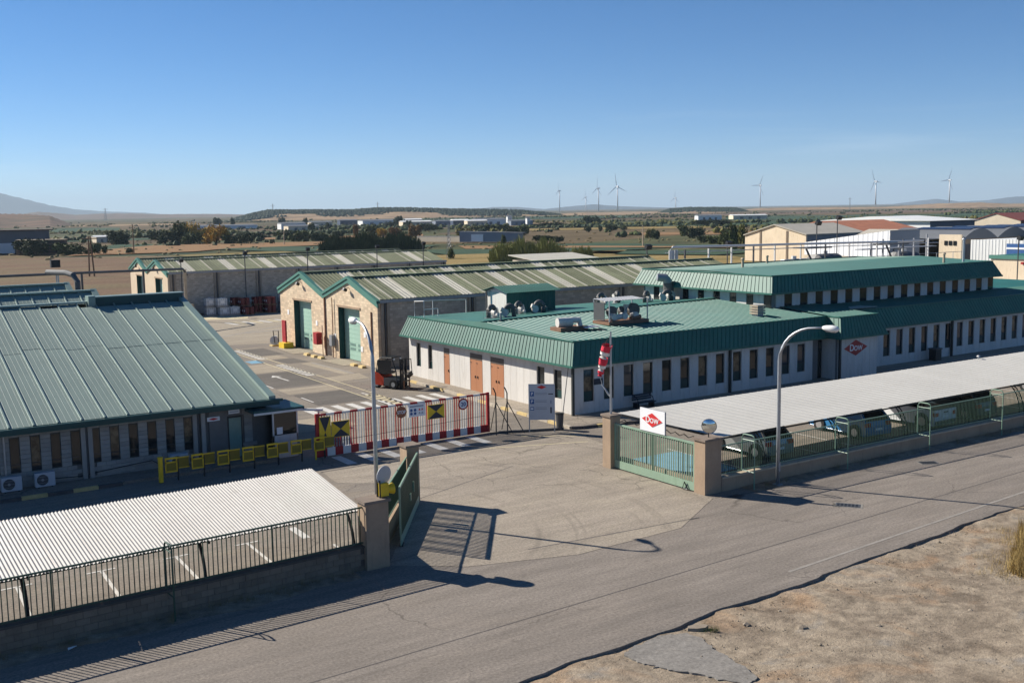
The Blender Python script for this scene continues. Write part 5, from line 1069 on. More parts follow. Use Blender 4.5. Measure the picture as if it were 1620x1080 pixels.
# ------------------------------------------------------------------ cars under the cream roof (front towards the office, +x local = front)
def car(label, x, y, rz, col, kind='hatch', L=4.2, W=1.78, Hh=1.5):
    t = thing('parked_car', label, 'car', (x, y, 0), rz, 'cars parked under the cream carport'); h = L/2
    P = {'hatch': [(-h, .42), (-h+.02, .75), (-h+.12, .98), (-h+.45, 1.02), (h-1.05, .95), (h-.35, .82), (h-.05, .66), (h, .4)],
         'pickup': [(-h, .5), (-h+.01, 1.06), (-.55, 1.08), (h-1.15, 1.08), (h-.3, .98), (h-.02, .85), (h, .5)]}[kind]
    lo = [(h-.1, .22), (-h+.1, .22)]
    secs = [(-W/2, 0), (-W/2+.06, .0), (W/2-.06, 0), (W/2, 0)]
    poly = [(px, pz) for px, pz in P]+lo; mb = MB()
    rings = []
    for y_, k in ((-W/2+.03, .95), (-W/2, 1), (W/2, 1), (W/2-.03, .95)):
        pass
    n = len(poly)
    for yy, ins in ((-W/2+.07, .04), (-W/2, 0), (-W/2, 0), (W/2, 0), (W/2, 0), (W/2-.07, .04)):
        rings.append(len(mb.v)); mb.v += [(px*(1-ins*.3), yy, pz+(-ins if pz > .5 else ins*.5)) for px, pz in poly]
    order = [0, 1, 3, 5]
    for a, b in zip(order[:-1], order[1:]):
        for k in range(n): mb.f.append((rings[a]+k, rings[a]+(k+1) % n, rings[b]+(k+1) % n, rings[b]+k))
    mb.f.append(tuple(rings[0]+k for k in reversed(range(n)))); mb.f.append(tuple(rings[5]+k for k in range(n)))
    part('body', mb, col, t, True)
    if kind == 'hatch': gh = [(-h+.1, .98), (-h+.55, Hh-.1), (-h+.9, Hh), (.2, Hh), (h-1.25, .96)]
    else: gh = [(-.55, 1.06), (-.4, Hh-.02), (-.1, Hh), (.75, Hh), (h-1.2, 1.06)]
    mb = MB(); m = len(gh); i0 = len(mb.v)
    for yy, ins in ((-W/2+.05, 0), (W/2-.05, 0)):
        mb.v += [(px, yy*(1-.17*(pz-.96)/(Hh-.96)), pz) for px, pz in gh]
    mb.f += [tuple(range(m)), tuple(range(2*m-1, m-1, -1))]+[(k, m+k, m+(k+1) % m, (k+1) % m) for k in range(m)]
    g_ = part('windows', mb, 'glass', t, True)
    rx = [q for q in gh if q[1] > Hh-.15]; rw = W/2*.80
    part('roof', MB().box(rx[0][0], rx[-1][0], -rw, rw, Hh-.03, Hh+.025), col, t, True)
    for s in (-1, 1):
        part('pillar', MB().bar((gh[0][0]+.02, s*(W/2-.05), gh[0][1]), (rx[0][0]+.05, s*rw, Hh-.04), .1), col, t, True); part('pillar', MB().bar((gh[-1][0], s*(W/2-.06), gh[-1][1]), (rx[-1][0], s*rw, Hh-.02), .07), col, t, True); part('pillar', MB().bar((.0, s*(W/2-.05), .98), (-.05, s*rw, Hh-.02), .08), col, t, True)
        part('tail_light', MB().box(-h-.015, -h+.16, s*(W/2-.2)-.13, s*(W/2-.2)+.17*1, .72, .92), 'tail_red', t, True)
        part('headlight', MB().box(h-.2, h+.01, s*(W/2-.25)-.16, s*(W/2-.25)+.16, .58, .72), 'lamp_white', t, True); part('door_mirror', MB().box(h-1.45, h-1.3, s*(W/2+.02)-.02, s*(W/2+.14), .95, 1.08), col, t, True)
        for wx in (-h+.8, h-.85):
            r = .33 if kind == 'hatch' else .38; yy = s*(W/2-.1); w = part('wheel', MB().tube([(wx, yy-.11, r), (wx, yy+.11, r)], r, 18), 'rubber', t, True)
            part('rim', MB().tube([(wx, yy-.115, r), (wx, yy+.115, r)], r*.64, 14), 'rim', w, True); part('wheel_arch', MB().tube([(wx, s*(W/2-.005)-.01, r+.02), (wx, s*(W/2-.005)+.01, r+.02)], r+.07, 18), 'black_steel', t, True)
    part('number_plate', MB().box(-h-.02, -h, -.26, .26, .5 if kind == 'hatch' else .62, .62 if kind == 'hatch' else .74), 'sign_white', t, True); part('bumper', MB().box(-h-.04, -h+.1, -W/2+.08, W/2-.08, .3, .48), 'dark_grey' if kind == 'pickup' else col, t, True)
    if kind == 'pickup':
        part('load_bed', MB().box(-h+.08, -.62, -W/2+.12, W/2-.12, 1.0, 1.095), 'car_black', t, True); part('tailgate', MB().box(-h-.012, -h, -W/2+.2, W/2-.2, .6, 1.05), col, t, True); part('handle', MB().box(-h-.03, -h-.01, -.2, .2, .88, .95), 'ink', t, True)
        part('roll_bar', MB().tube([(-.75, -.75, 1.05), (-.7, -.7, 1.6), (-.7, .7, 1.6), (-.75, .75, 1.05)], .04, 8), 'black_steel', t, True)
    return t
car('silver hatchback nearest the gate, parked under the cream carport', 38.35, 36.75, math.radians(88), 'car_silver')
car('bright blue hatchback parked under the cream carport', 45.75, 36.75, math.radians(84), 'car_blue')
car('white pickup with open bed parked under the cream carport', 50.6, 36.9, math.radians(90), 'car_white', 'pickup', 5.2, 1.88, 1.76)
car('dark estate car right of the white pickup under the cream carport', 54.5, 36.6, math.radians(90), 'car_dark', 'hatch', 4.5, 1.84, 1.6)
car('black car at the right edge of the picture under the cream carport', 65.6, 37.0, math.radians(90), 'car_black')

# ------------------------------------------------------------------ plant on the office roof
def fan(label, x, y, z, rz, twin=False):
    t = thing('roof_fan', label, 'fan', (x, y, z), rz, 'roof fans on the office'); t.scale = (.68, .68, .75); part('plinth', MB().box(-.6, .6, -.45, .45, -.12, .06), 'grey_steel', t, True)
    mb = MB(); pts = [(-.35+.45*(1-math.cos(a)), 0, .55+.5*math.sin(a)) for a in [math.pi*k/8 for k in range(9)]]; mb.tube([(-.35, 0, .05)]+pts, .24, 10); part('hood', mb, 'fan_grey', t, True, True)
    part('casing', MB().tube([(.55, -.22, .42), (.55, .24, .42)], .36, 14), 'fan_white', t, True); part('motor', MB().tube([(.4, -.25, .3), (.4, -.62, .3)], .17, 10), 'fan_white', t, True)
    part('guard', MB().tube([(-.62, -.5, -.1), (-.62, -.5, .6), (-.62, .5, .6), (-.62, .5, -.1)], .02, 5), 'galv', t, True); part('nozzle', MB().tube([(.62, .1, .6), (.95, .15, .75)], [.18, .22], 10), 'fan_white', t, True); return t
fan('white roof fan pair member nearest the office corner rail', 39.3, 61.6, 4.66, .2); fan('white roof fan right behind the corner one', 40.5, 61.0, 4.7, 2.4); fan('white roof fan at the foot of the green penthouse, left', 42.4, 62.9, 4.62, .3); fan('white roof fan at the foot of the green penthouse, right', 43.9, 62.3, 4.66, 2.7)
fan('white roof fan behind the caged unit', 51.3, 64.8, 4.62, .1); fan('low white fan with horizontal barrel behind the caged unit', 53.4, 65.3, 4.6, 1.2); fan('roof fan left of the clerestory wall', 54.2, 62.8, 4.72, .4); fan('roof fan touching the clerestory wall', 55.9, 62.2, 4.76, 2.5)
t = thing('roof_blower', 'tall dark blower with cowl before the clerestory mansard', 'fan', (57.0, 63.4, 4.7)); part('stand', MB().box(56.6, 57.4, 63.0, 63.8, 4.6, 5.2), 'fan_white', t); part('body', MB().tube([(57.0, 63.4, 5.2), (57.0, 63.4, 6.1)], .42, 12), 'fan_grey', t); part('cowl', MB().tube([(57.0, 63.4, 6.1), (56.7, 63.5, 6.5), (56.2, 63.8, 6.55)], [.38, .34, .3], 12), 'grey_steel', t); part('casing', MB().tube([(56.75, 62.7, 5.1), (56.75, 62.95, 5.1)], .4, 14), 'fan_white', t)
t = thing('roof_unit', 'small white roof unit on a dark curb near the side mansard', 'vent', (39.4, 53.2, 4.7)); part('curb', MB().box(38.5, 40.6, 52.5, 53.6, 4.55, 4.78), 'rusty', t); part('body', MB().tube([(38.75, 53.2, 5.05), (39.7, 53.0, 5.05)], .3, 12), 'fan_white', t); part('outlet', MB().tube([(39.6, 53.0, 5.15), (40.2, 52.9, 5.15), (40.25, 52.9, 4.8)], .2, 10), 'fan_white', t); part('flashing', MB().face([(40.0, 52.0, 4.72), (41.3, 51.9, 4.72), (41.4, 52.8, 4.76), (40.3, 52.9, 4.76)]), 'galv', t)
CG = thing('caged_unit', 'sheltered cage of fans and ducts on the front roof slope', 'machine', (44.0, 53.8, 4.75)); part('base', MB().box(42.6, 45.9, 52.9, 54.6, 4.62, 4.82), 'rusty', CG)
for x in (42.65, 45.8):
    for y in (52.95, 54.5): part('post', MB().box(x, x+.06, y, y+.06, 4.82, 6.15), 'galv', CG)
part('roof', MB().ribs((42.6, 53.3, 6.12), (45.9, 53.3, 6.12), (45.9, 54.6, 6.22), (42.6, 54.6, 6.22), .25, .02, .05), 'grey_steel', CG); part('side_sheet', MB().box(42.6, 42.64, 53.4, 54.5, 4.9, 6.0), 'dark_grey', CG); part('back_rail', MB().bar((42.7, 54.55, 5.4), (45.8, 54.55, 5.4), .05), 'galv', CG)
for x, r in ((43.4, .35), (44.3, .3), (45.2, .45)): f = part('fan_wheel', MB().tube([(x, 53.5, 5.4), (x, 53.8, 5.4)], r, 14), 'fan_grey', CG); part('motor', MB().tube([(x-.2, 53.1, 5.1), (x-.2, 53.5, 5.1)], .22, 10), 'fan_white', CG)
part('duct', MB().tube([(43.2, 53.4, 5.0), (44.2, 53.3, 5.1), (44.4, 53.4, 5.8)], .2, 8), 'fan_white', CG); part('duct', MB().tube([(44.6, 53.2, 4.9), (45.4, 53.2, 5.0)], .15, 8), 'rusty', CG)
t = thing('louvre_vent', 'stacked white louvre vent on the front roof slope', 'vent', (54.4, 51.4, 4.6))
for k in range(4): part('louvre', MB().box(54.0, 54.75, 51.1, 51.85, 4.68+k*.17, 4.78+k*.17), 'coping', t)
part('core', MB().box(54.1, 54.65, 51.2, 51.75, 4.5, 5.3), 'grey_steel', t)
PH = thing('roof_penthouse', 'dark green ribbed penthouse with white end wall on the office roof', 'penthouse', (42.5, 64.5, 4.4)); part('wall', MB().ribs((42.6, 64.6, 4.4), (46.9, 64.6, 4.4), (46.9, 64.6, 6.1), (42.6, 64.6, 6.1), .25, .03, .2), 'green_metal', PH); part('end_wall', MB().box(42.55, 42.62, 64.62, 67.2, 4.3, 6.05), 'white_panel', PH)
part('back_wall', MB().box(42.62, 46.9, 67.1, 67.2, 4.3, 6.0), 'green_metal', PH); part('end_wall', MB().box(46.83, 46.9, 64.65, 67.1, 4.3, 6.0), 'green_metal', PH); part('roof', MB().ribs((42.2, 64.2, 6.05), (47.2, 64.2, 6.05), (47.2, 65.9, 6.45), (42.2, 65.9, 6.45), .3, .02, .05), 'green_metal', PH); part('roof', MB().ribs((47.2, 67.6, 6.05), (42.2, 67.6, 6.05), (42.2, 65.9, 6.45), (47.2, 65.9, 6.45), .22, .03, .2), 'green_roof', PH)
part('gable', MB().face([(42.52, 64.3, 6.02), (42.52, 65.9, 6.4), (42.52, 67.5, 6.02)]), 'galv', PH); part('post', MB().box(42.3, 42.4, 66.9, 67.0, 4.4, 6.1), 'dark_grey', PH)
t = thing('roof_rail', 'white access guard rail at the back corner of the office roof', 'rail', (38, 68, 4.4))
for p in ([(37.2, 68.6, 4.4), (37.2, 68.6, 5.5), (38.6, 68.4, 5.5), (38.6, 68.4, 4.4)], [(37.2, 67.2, 4.4), (37.2, 67.2, 5.6), (37.2, 68.6, 5.5)], [(38.6, 68.4, 5.5), (41.5, 68.5, 5.4), (41.5, 68.5, 4.4)], [(37.2, 67.2, 5.0), (38.4, 67.3, 5.0), (38.4, 67.3, 4.4)]): part('rail', MB().tube(p, .035, 6), 'white_paint', t)
t = thing('roof_stub', 'thin vent stub at the front end of the office ridge', 'vent', (38.2, 58.7, 4.8)); part('pipe', MB().tube([(38.2, 58.7, 4.7), (38.2, 58.7, 5.3)], .07, 8), 'grey_steel', t); part('collar', MB().tube([(38.2, 58.7, 4.72), (38.2, 58.7, 4.82)], .14, 8), 'black_steel', t)
for x, y, z, h, lab in ((62.5, 60.8, 7.1, .7, 'white vent stub on the left of the clerestory roof'), (70.3, 65.5, 6.98, .6, 'yellowish vent stub at the back edge of the clerestory roof'), (79.6, 54.6, 7.0, .75, 'square vent stack near the right end of the clerestory roof'), (82.0, 54.4, 7.0, 1.9, 'tall pale stack at the right end of the clerestory roof')):
    t = thing('vent_stack', lab, 'vent', (x, y, z)); part('pipe', MB().tube([(x, y, z-.1), (x, y, z+h)], .1, 8), 'coping' if h < 1 else 'galv', t); part('cap', MB().tube([(x, y, z+h), (x, y, z+h+.12)], [.17, .1], 8), 'coping' if h < 1 else 'galv', t)
t = thing('roof_cloth', 'pale sheet lying on the roof edge above the entrance block', 'sheet', (64.0, 50.6, 4.5)); part('sheet', MB().prism([(62.7, 50.4, 4.52), (65.6, 50.35, 4.52), (64.6, 51.2, 4.58), (63.3, 51.1, 4.58)], (0, 0, 0), (0, 0, .05)), 'sage_roof', t)
# duct and pipe behind the workshop
t = thing('roof_duct', 'bent steel duct rising behind the workshop roofs', 'duct', (18.4, 89.2, 0)); part('duct', MB().tube([(18.5, 89.5, 0), (18.5, 89.5, 6.9), (18.3, 90.0, 7.4), (18.0, 91.0, 7.55), (17.2, 94.2, 7.5)], .22, 10), 'duct', t); part('lamp', MB().cbox((17.7, 93.5, 8.2), (.7, .5, .6)), 'black_steel', t)
for y in (92.3, 93.0): part('support', MB().box(17.6, 17.7, y, y+.08, 0, 7.4), 'galv', t)
t = thing('pipe_line', 'long overhead pipe crossing behind the workshop', 'pipe', (18, 112, 0)); part('pipe', MB().tube([(-25, 112, 6.4), (22, 113, 6.4), (36, 120, 6.0), (37, 122, 5.2)], .13, 8), 'duct', t)
for x, y in ((-14, 112.2), (-2, 112.4), (8, 112.7), (24, 114), (31, 117.5)): part('support', MB().box(x-.1, x+.1, y-.1, y+.1, 0, 6.3), 'dark_grey', t)
part('bend', MB().tube([(36.5, 121, 5.9), (36.6, 121.4, 4), (36.6, 121.4, 0)], .18, 8), 'coping', t)
# ------------------------------------------------------------------ pipe rack and tanks behind the warehouses
t = thing('pipe_rack', 'tall white pipe rack beyond the end of the double warehouse', 'pipe rack', (95, 94, 0))
part('pipe', MB().tube([(84.4, 93.6, 0), (84.4, 93.6, 7.0), (84.9, 93.7, 7.35), (104, 94, 7.1), (135, 96, 6.6)], .14, 8), 'white_paint', t); part('pipe', MB().tube([(84.6, 94.6, 6.7), (112, 95.0, 6.5), (140, 97, 6.2)], .06, 6), 'galv', t)
for k, x in enumerate((87, 91, 95, 99, 103, 108, 113, 118, 124, 130, 136)): part('post', MB().box(x, x+.16, 93.9+k*.2, 94.06+k*.2, 0, 7.0), 'white_paint' if k % 3 else 'dark_grey', t)
for x in (85.4, 86.0): part('column', MB().tube([(x, 94.3, 0), (x, 94.3, 7.0)], .24, 10), 'galv', t)
for x in (108, 124): part('platform', MB().box(x, x+4.5, 93.6, 96.2, 6.4, 6.55), 'dark_grey', t); part('brace', MB().bar((x, 94, 6.4), (x+2.2, 94.2, 3.6), .18), 'dark_grey', t)
for x, y, z in ((126, 98, 5.4), (129, 98.3, 5.8), (133, 98.6, 5.2), (137, 99, 5.7), (140, 99, 6.2)): part('column', MB().box(x, x+.2, y, y+.2, 0, z+1.2), 'grey_steel', t)
part('walkway', MB().box(124, 141, 98, 99.2, 5.6, 5.72), 'grey_steel', t); part('hand_rail', MB().tube([(124, 98, 6.7), (141, 98, 6.7)], .05, 5).tube([(124, 98, 6.2), (141, 98, 6.2)], .04, 5), 'galv', t)
for x, lab, r in ((117, 'grey horizontal tank left of the pair behind the clerestory roof', 1.5), (123.5, 'dark weathered tank right of the pair behind the clerestory roof', 2.0), (141.5, 'dark green tank under the rear end of the pipe rack', 1.7)):
    t = thing('storage_tank', lab, 'tank', (x, 104, 0)); part('shell', MB().tube([(x-2.6, 104, 3.0), (x-2.2, 104, 3.0), (x+2.2, 104, 3.0), (x+2.6, 104, 3.0)], [r*.6, r, r, r*.6], 18), 'grey_steel' if r < 1.6 else 'dark_grey', t); part('saddle', MB().box(x-1.5, x-1.1, 103, 105, 0, 2.2).box(x+1.1, x+1.5, 103, 105, 0, 2.2), 'coping', t); part('manhole', MB().tube([(x, 104, 3+r), (x, 104, 3.4+r)], .35, 10), 'white_paint', t)
for x, y, h, lab in ((131, 112, 9.2, 'dark floodlight mast before the white clad hall'), (143, 118, 9.8, 'floodlight mast behind the white clad hall wall'), (99.4, 115, 6.5, 'slim mast behind the double warehouse'), (141.5, 85.5, 7.0, 'twin floodlight mast at the right edge lot'), (118, 118, 6.4, 'slim twin mast before the cream hall')):
    t = thing('light_mast', lab, 'mast', (x, y, 0)); part('mast', MB().tube([(x, y, 0), (x, y, h)], .09, 6), 'dark_grey', t); part('floodlight', MB().cbox((x, y-.3, h), (1.0, .5, .6), rx=.4), 'black_steel', t)

# ------------------------------------------------------------------ neighbouring halls on the right
def gable_hall(name, label, x0, x1, y0, yr, y1, z0, zr, z1, wall, roof, side, over=.3):
    """gable faces -x; ridge along x"""
    t = thing(name, label, 'hall', (x0, y0, 0)); part('gable_wall', MB().prism([(x0, y0, 0), (x0, y1, 0), (x0, y1, z1), (x0, yr, zr), (x0, y0, z0)], (0, 0, 0), (.3, 0, 0)), wall, t)
    part('side_wall', MB().box(x0+.3, x1, y0, y0+.3, 0, z0-.03), side, t); part('side_wall', MB().box(x0+.3, x1, y1-.3, y1, 0, z1-.03), side, t); part('end_wall', MB().prism([(x1-.3, y0+.31, 0), (x1-.3, y1-.31, 0), (x1-.3, y1-.31, z1-.05), (x1-.3, yr, zr-.05), (x1-.3, y0+.31, z0-.05)], (0, 0, 0), (.28, 0, 0)), wall, t)
    for ya, za in ((y0-over, z0-.05), (y1+over, z1-.05)):
        part('roof', MB().prism([(x0-over, ya, za+.03), (x0-over, yr, zr+.03), (x0-over, yr, zr+.25), (x0-over, ya, za+.25)], (0, 0, 0), (x1-x0+2*over, 0, 0)), roof, t)
    return t
t = gable_hall('cream_hall', 'cream gabled hall with rust streaks behind the pipe rack', 175, 193.5, 152.4, 161, 169.6, 5.75, 7.75, 5.5, 'cream_wall', 'grey_roof', 'blue_clad')
for y in (157.5, 165): part('pilaster', MB().box(174.9, 174.998, y-.25, y+.25, 0, 6.6), 'umber_wall', t)
W = thing('white_clad_hall', 'white ribbed metal hall with sloping top beside the cream hall', 'hall', (155, 117, 0))
part('side_cladding', MB().ribs((155, 135.3, 2.9), (155, 116.8, 2.9), (155, 116.8, 7.45), (155, 135.3, 5.15), 1.0, .04, .2), 'white_clad', W); part('base_wall', MB().box(154.98, 155.3, 116.8, 135.3, 0, 2.88), 'cream_low', W)
part('front_cladding', MB().box(155.05, 163, 116.7, 116.79, 2.6, 7.4), 'blue_clad', W); part('front_base', MB().box(155.05, 163, 116.72, 116.78, 0, 2.58), 'cream_low', W); part('roof', MB().face([(155, 116.7, 7.47), (163, 116.7, 7.47), (163, 135.3, 5.2), (155, 135.3, 5.2)]), 'blue_clad', W); part('door_frame', MB().box(155.9, 156.0, 116.6, 116.68, 0, 4.4).box(158.6, 158.7, 116.6, 116.68, 0, 4.4).box(156, 158.6, 116.6, 116.68, 4.3, 4.4), 'ink', W)
gable_hall('tiled_hall', 'grey gabled hall with broad terracotta roof behind the white hall', 200, 224, 160, 171, 182, 5.6, 7.9, 5.6, 'grey_roof', 'terracotta', 'grey_roof')
W = thing('white_roof_hall', 'large hall with white roof and slate blue wall far right', 'hall', (270, 190, 0)); part('wall', MB().box(270, 291, 190, 230, 0, 6.9), 'far_white', W); part('front_cladding', MB().box(269.9, 291, 189.8, 189.98, 0, 6.8), 'slate_clad', W); part('roof', MB().prism([(269, 189, 6.9), (269, 231, 6.9), (269, 210, 8.2)], (0, 0, 0), (23, 0, 0)), 'far_white', W)
t = thing('umber_shed', 'small brown gabled shed right of the white clad hall', 'shed', (178.6, 128, 0)); part('front_wall', MB().prism([(178.6, 128, 0), (186.4, 128, 0), (186.4, 128, 5.3), (182.6, 128, 6.6), (178.6, 128, 5.5)], (0, 0, 0), (0, .3, 0)), 'umber_wall', t); part('side_wall', MB().box(178.6, 178.9, 128.3, 142, 0, 5.4), 'cream_low', t); part('door', MB().box(179.2, 181.2, 127.9, 127.99, 0, 3.8), 'ink', t); part('vent_window', MB().box(182.3, 182.9, 127.9, 127.99, 4.6, 5.3), 'coping', t)
part('roof', MB().prism([(178.3, 127.7, 5.5), (182.6, 127.7, 6.72), (182.6, 127.7, 6.9), (178.3, 127.7, 5.68)], (0, 0, 0), (0, 15, 0)), 'grey_roof', t); part('roof', MB().prism([(182.6, 127.7, 6.72), (186.8, 127.7, 5.35), (186.8, 127.7, 5.53), (182.6, 127.7, 6.9)], (0, 0, 0), (0, 15, 0)), 'grey_roof', t)
t = thing('arched_works', 'cream works building with dark arched roofs and solar panels', 'building', (178, 119, 0)); part('end_wall', MB().box(172.6, 173, 115, 119.5, 0, 6.3), 'cream_wall', t)
for k in range(3): f = part('window', MB().box(172.5, 172.59, 116+k*.9, 116.6+k*.9, 4.4, 5.2), 'frame_dark', t); part('pane', MB().box(172.48, 172.5, 116.06+k*.9, 116.54+k*.9, 4.46, 5.14), 'glass', f)
part('front_wall', MB().box(173, 215, 115, 115.3, 0, 5.6), 'umber_wall', t); part('bay_door', MB().box(173.6, 178, 114.9, 114.98, 0, 4.6), 'ink', t); part('round_sign', MB().disc((176.4, 114.85, 3.6), (0, 1, 0), .8, .05, 20), 'stop_brown', t)
for k in range(4):
    x0 = 172.8+k*10.4; arc = [(x0+10.2*j/10, 114.7, 5.6+1.75*math.sin(math.pi*j/10)) for j in range(11)]; part('arched_roof', MB().prism(arc+[(x0+10.2, 114.7, 5.5), (x0, 114.7, 5.5)], (0, 0, 0), (0, 16, 0)), 'far_grey', t)
    for j in (3, 4, 5, 6): a, b = Vector(arc[j]), Vector(arc[j+1]); p = part('solar_panel', MB().face([a+Vector((.1, 1, .12)), b+Vector((-.1, 1, .12)), b+Vector((-.1, 12, .12)), a+Vector((.1, 12, .12))]), 'solar', t)
t = thing('white_container_hall', 'white ribbed hall with blue sign at the right edge', 'hall', (165, 100, 0)); part('side_cladding', MB().ribs((165, 108.2, 0), (165, 94, 0), (165, 94, 6.0), (165, 108.2, 5.75), .6, .04, .2), 'far_white', t); part('wall', MB().box(165.06, 190, 94, 108.1, 0, 5.7), 'far_white', t); p = part('sign_panel', MB().box(164.9, 164.95, 96.5, 101.7, 2.6, 5.2), 'sign_blue', t); part('sign_stripe', MB().box(164.85, 164.89, 96.5, 101.7, 4.3, 4.6), 'sign_white', p)
gable_hall('red_roof_hall', 'cream gable with dark red roof in the far right distance', 330, 365, 199, 207.6, 215.6, 5.8, 8.1, 5.8, 'cream_low', 'redtile', 'redtile')
t = thing('green_edged_wall', 'cream block hall with green roof edge at the right border', 'hall', (146, 88, 0)); part('wall', MB().box(146, 146.4, 78, 92.4, 0, 3.75), 'cream_wall', t); part('wall', MB().box(146.4, 165, 92.1, 92.4, 0, 3.75), 'cream_low', t); part('fascia', MB().box(145.8, 146.2, 77.5, 92.6, 3.76, 4.3), 'green_trim', t); part('roof', MB().box(146.2, 165, 78, 92.4, 4.1, 4.25), 'green_roof', t); part('box_lamp', MB().box(145.7, 145.98, 87.2, 87.6, 3.1, 3.4), 'red_paint', t)
t = thing('chain_fence', 'thin wire fence before the white clad hall', 'fence', (140, 108, 0))
for k in range(14): part('post', MB().box(132+k*2.2, 132.06+k*2.2, 107, 107.06, 0, 4.0), 'galv', t)
part('top_wire', MB().tube([(132, 107.03, 3.95), (161, 107.03, 3.95)], .04, 4), 'galv', t)

# ------------------------------------------------------------------ farm buildings and poles on the plain
t = thing('farm_store', 'long grey concrete farm store at the left edge of the plain', 'barn', (60, 392, 0)); part('wall', MB().prism([(20, 402, 0), (73, 392, 0), (73, 392, 7.4), (20, 402, 7.4)], (0, 0, 0), (3, 16, 0)), 'far_grey', t); part('roof', MB().prism([(18, 401, 7.42), (74, 391, 7.42), (74, 391, 7.8), (18, 401, 7.8)], (0, 0, 0), (3.5, 18, 0)), 'wood_dark', t); part('white_panel', MB().prism([(56.5, 395.0, 0), (62, 393.95, 0), (62, 393.95, 3.4), (56.5, 395.0, 3.4)], (0, 0, 0), (.1, -.5, 0)), 'far_white', t)
t = thing('pallet_pile', 'big dark stack of pallets before the farm store', 'pallets', (66, 378, 0))
for k in range(9): part('pallet_layer', MB().prism([(60.5, 381-.0, k*.5), (74, 373, k*.5), (74, 373, k*.5+.42), (60.5, 381, k*.5+.42)], (0, 0, 0), (2, 6, 0)), 'wood_dark' if k % 2 else 'wood', t)
part('cover', MB().prism([(60.3, 380.8, 4.5), (74.1, 372.8, 4.5), (74.1, 372.8, 4.62), (60.3, 380.8, 4.62)], (0, 0, 0), (2.2, 6.3, 0)), 'coping', t)
t = thing('field_barn', 'blue grey lean-to barn with a white door in the fields', 'barn', (218, 340, 0)); part('wall', MB().prism([(211, 352, 0), (224, 331, 0), (224, 331, 3.2), (211, 352, 3.8)], (0, 0, 0), (4, 3, 0)), 'blue_clad', t); part('door', MB().prism([(213.6, 347.6, .2), (216.2, 343.4, .2), (216.2, 343.4, 2.8), (213.6, 347.6, 2.8)], (0, 0, 0), (-.15, -.1, 0)), 'white_clad', t); part('roof', MB().prism([(210.4, 352.8, 3.85), (224.6, 330, 3.25), (224.6, 330, 3.4), (210.4, 352.8, 4.0)], (0, 0, 0), (5, 4, 0)), 'far_grey', t)
t = thing('field_wall', 'pale plastered wall left of the blue grey barn', 'wall', (210, 362, 0)); part('wall', MB().bar((204.8, 374, 1.0), (213.4, 351, 1.0), .4, 2.0), 'cream_low', t); part('coping', MB().bar((204.8, 374, 2.06), (213.4, 351, 2.06), .5, .1), 'far_white', t)
t = thing('twin_pole', 'pair of brown wooden poles with crossarm in the brown field', 'pole', (49.6, 226.5, 0))
for dx in (-.35, .45): part('pole', MB().tube([(49.6+dx*1.2, 226.5, 0), (49.55+dx*.4, 226.5, 8.0)], [.17, .12], 8), 'wood', t)
part('crossarm', MB().bar((48.2, 227.2, 7.5), (51, 225.8, 7.5), .16), 'wood', t)
for x, y, h, lab in ((91.6, 356.9, 9, 'single wooden pole behind the far warehouse gables'), (158, 395, 5, 'short concrete pole with crossbar beyond the far warehouse'), (222, 258.8, 6.5, 'grey concrete field post below the wind turbines')):
    t = thing('wooden_pole' if h > 8 else 'concrete_pole', lab, 'pole', (x, y, 0)); part('pole', MB().tube([(x, y, 0), (x, y, h)], [.2, .13], 6), 'wood' if h > 8 else 'coping', t); part('crossarm', MB().bar((x-1.1, y+.7, h-.4), (x+1.1, y-.7, h-.4), .14), 'coping', t)
def lattice(label, x, y, h, w):
    t = thing('lattice_pylon', label, 'pylon', (x, y, 0)); mb = MB(); n = 8
    for sx, sy in ((-1, -1), (1, -1), (1, 1), (-1, 1)): mb.bar((x+sx*w, y+sy*w, 0), (x+sx*w*.25, y+sy*w*.25, h), w*.16)
    for k in range(n): z0, z1 = h*k/n, h*(k+1)/n; a, b = w*(1-.75*k/n), w*(1-.75*(k+1)/n); mb.bar((x-a, y-a, z0), (x+b, y-b, z1), w*.1); mb.bar((x+a, y-a, z0), (x-b, y-b, z1), w*.1); mb.bar((x-a, y+a, z0), (x-b, y-b, z1), w*.1)
    part('tower', mb, 'grey_steel', t); part('crossarm', MB().bar((x-w*2.6, y+w*1.6, h*.9), (x+w*2.6, y-w*1.6, h*.9), w*.3), 'grey_steel', t)
lattice('slim lattice power pole between the two warehouse roofs', 138.9, 237, 8.6, .5); lattice('lattice pylon on the horizon at the left', 690, 2950, 32, 2.2); lattice('lattice pylon on the pine hill left of centre', 800, 2052, 30, 1.4); lattice('lattice pylon rising behind the middle of the pine hill', 1000, 1990, 31, 1.4); lattice('tall pylon on the far ridge at the right', 1930, 1560, 26, 1.4)
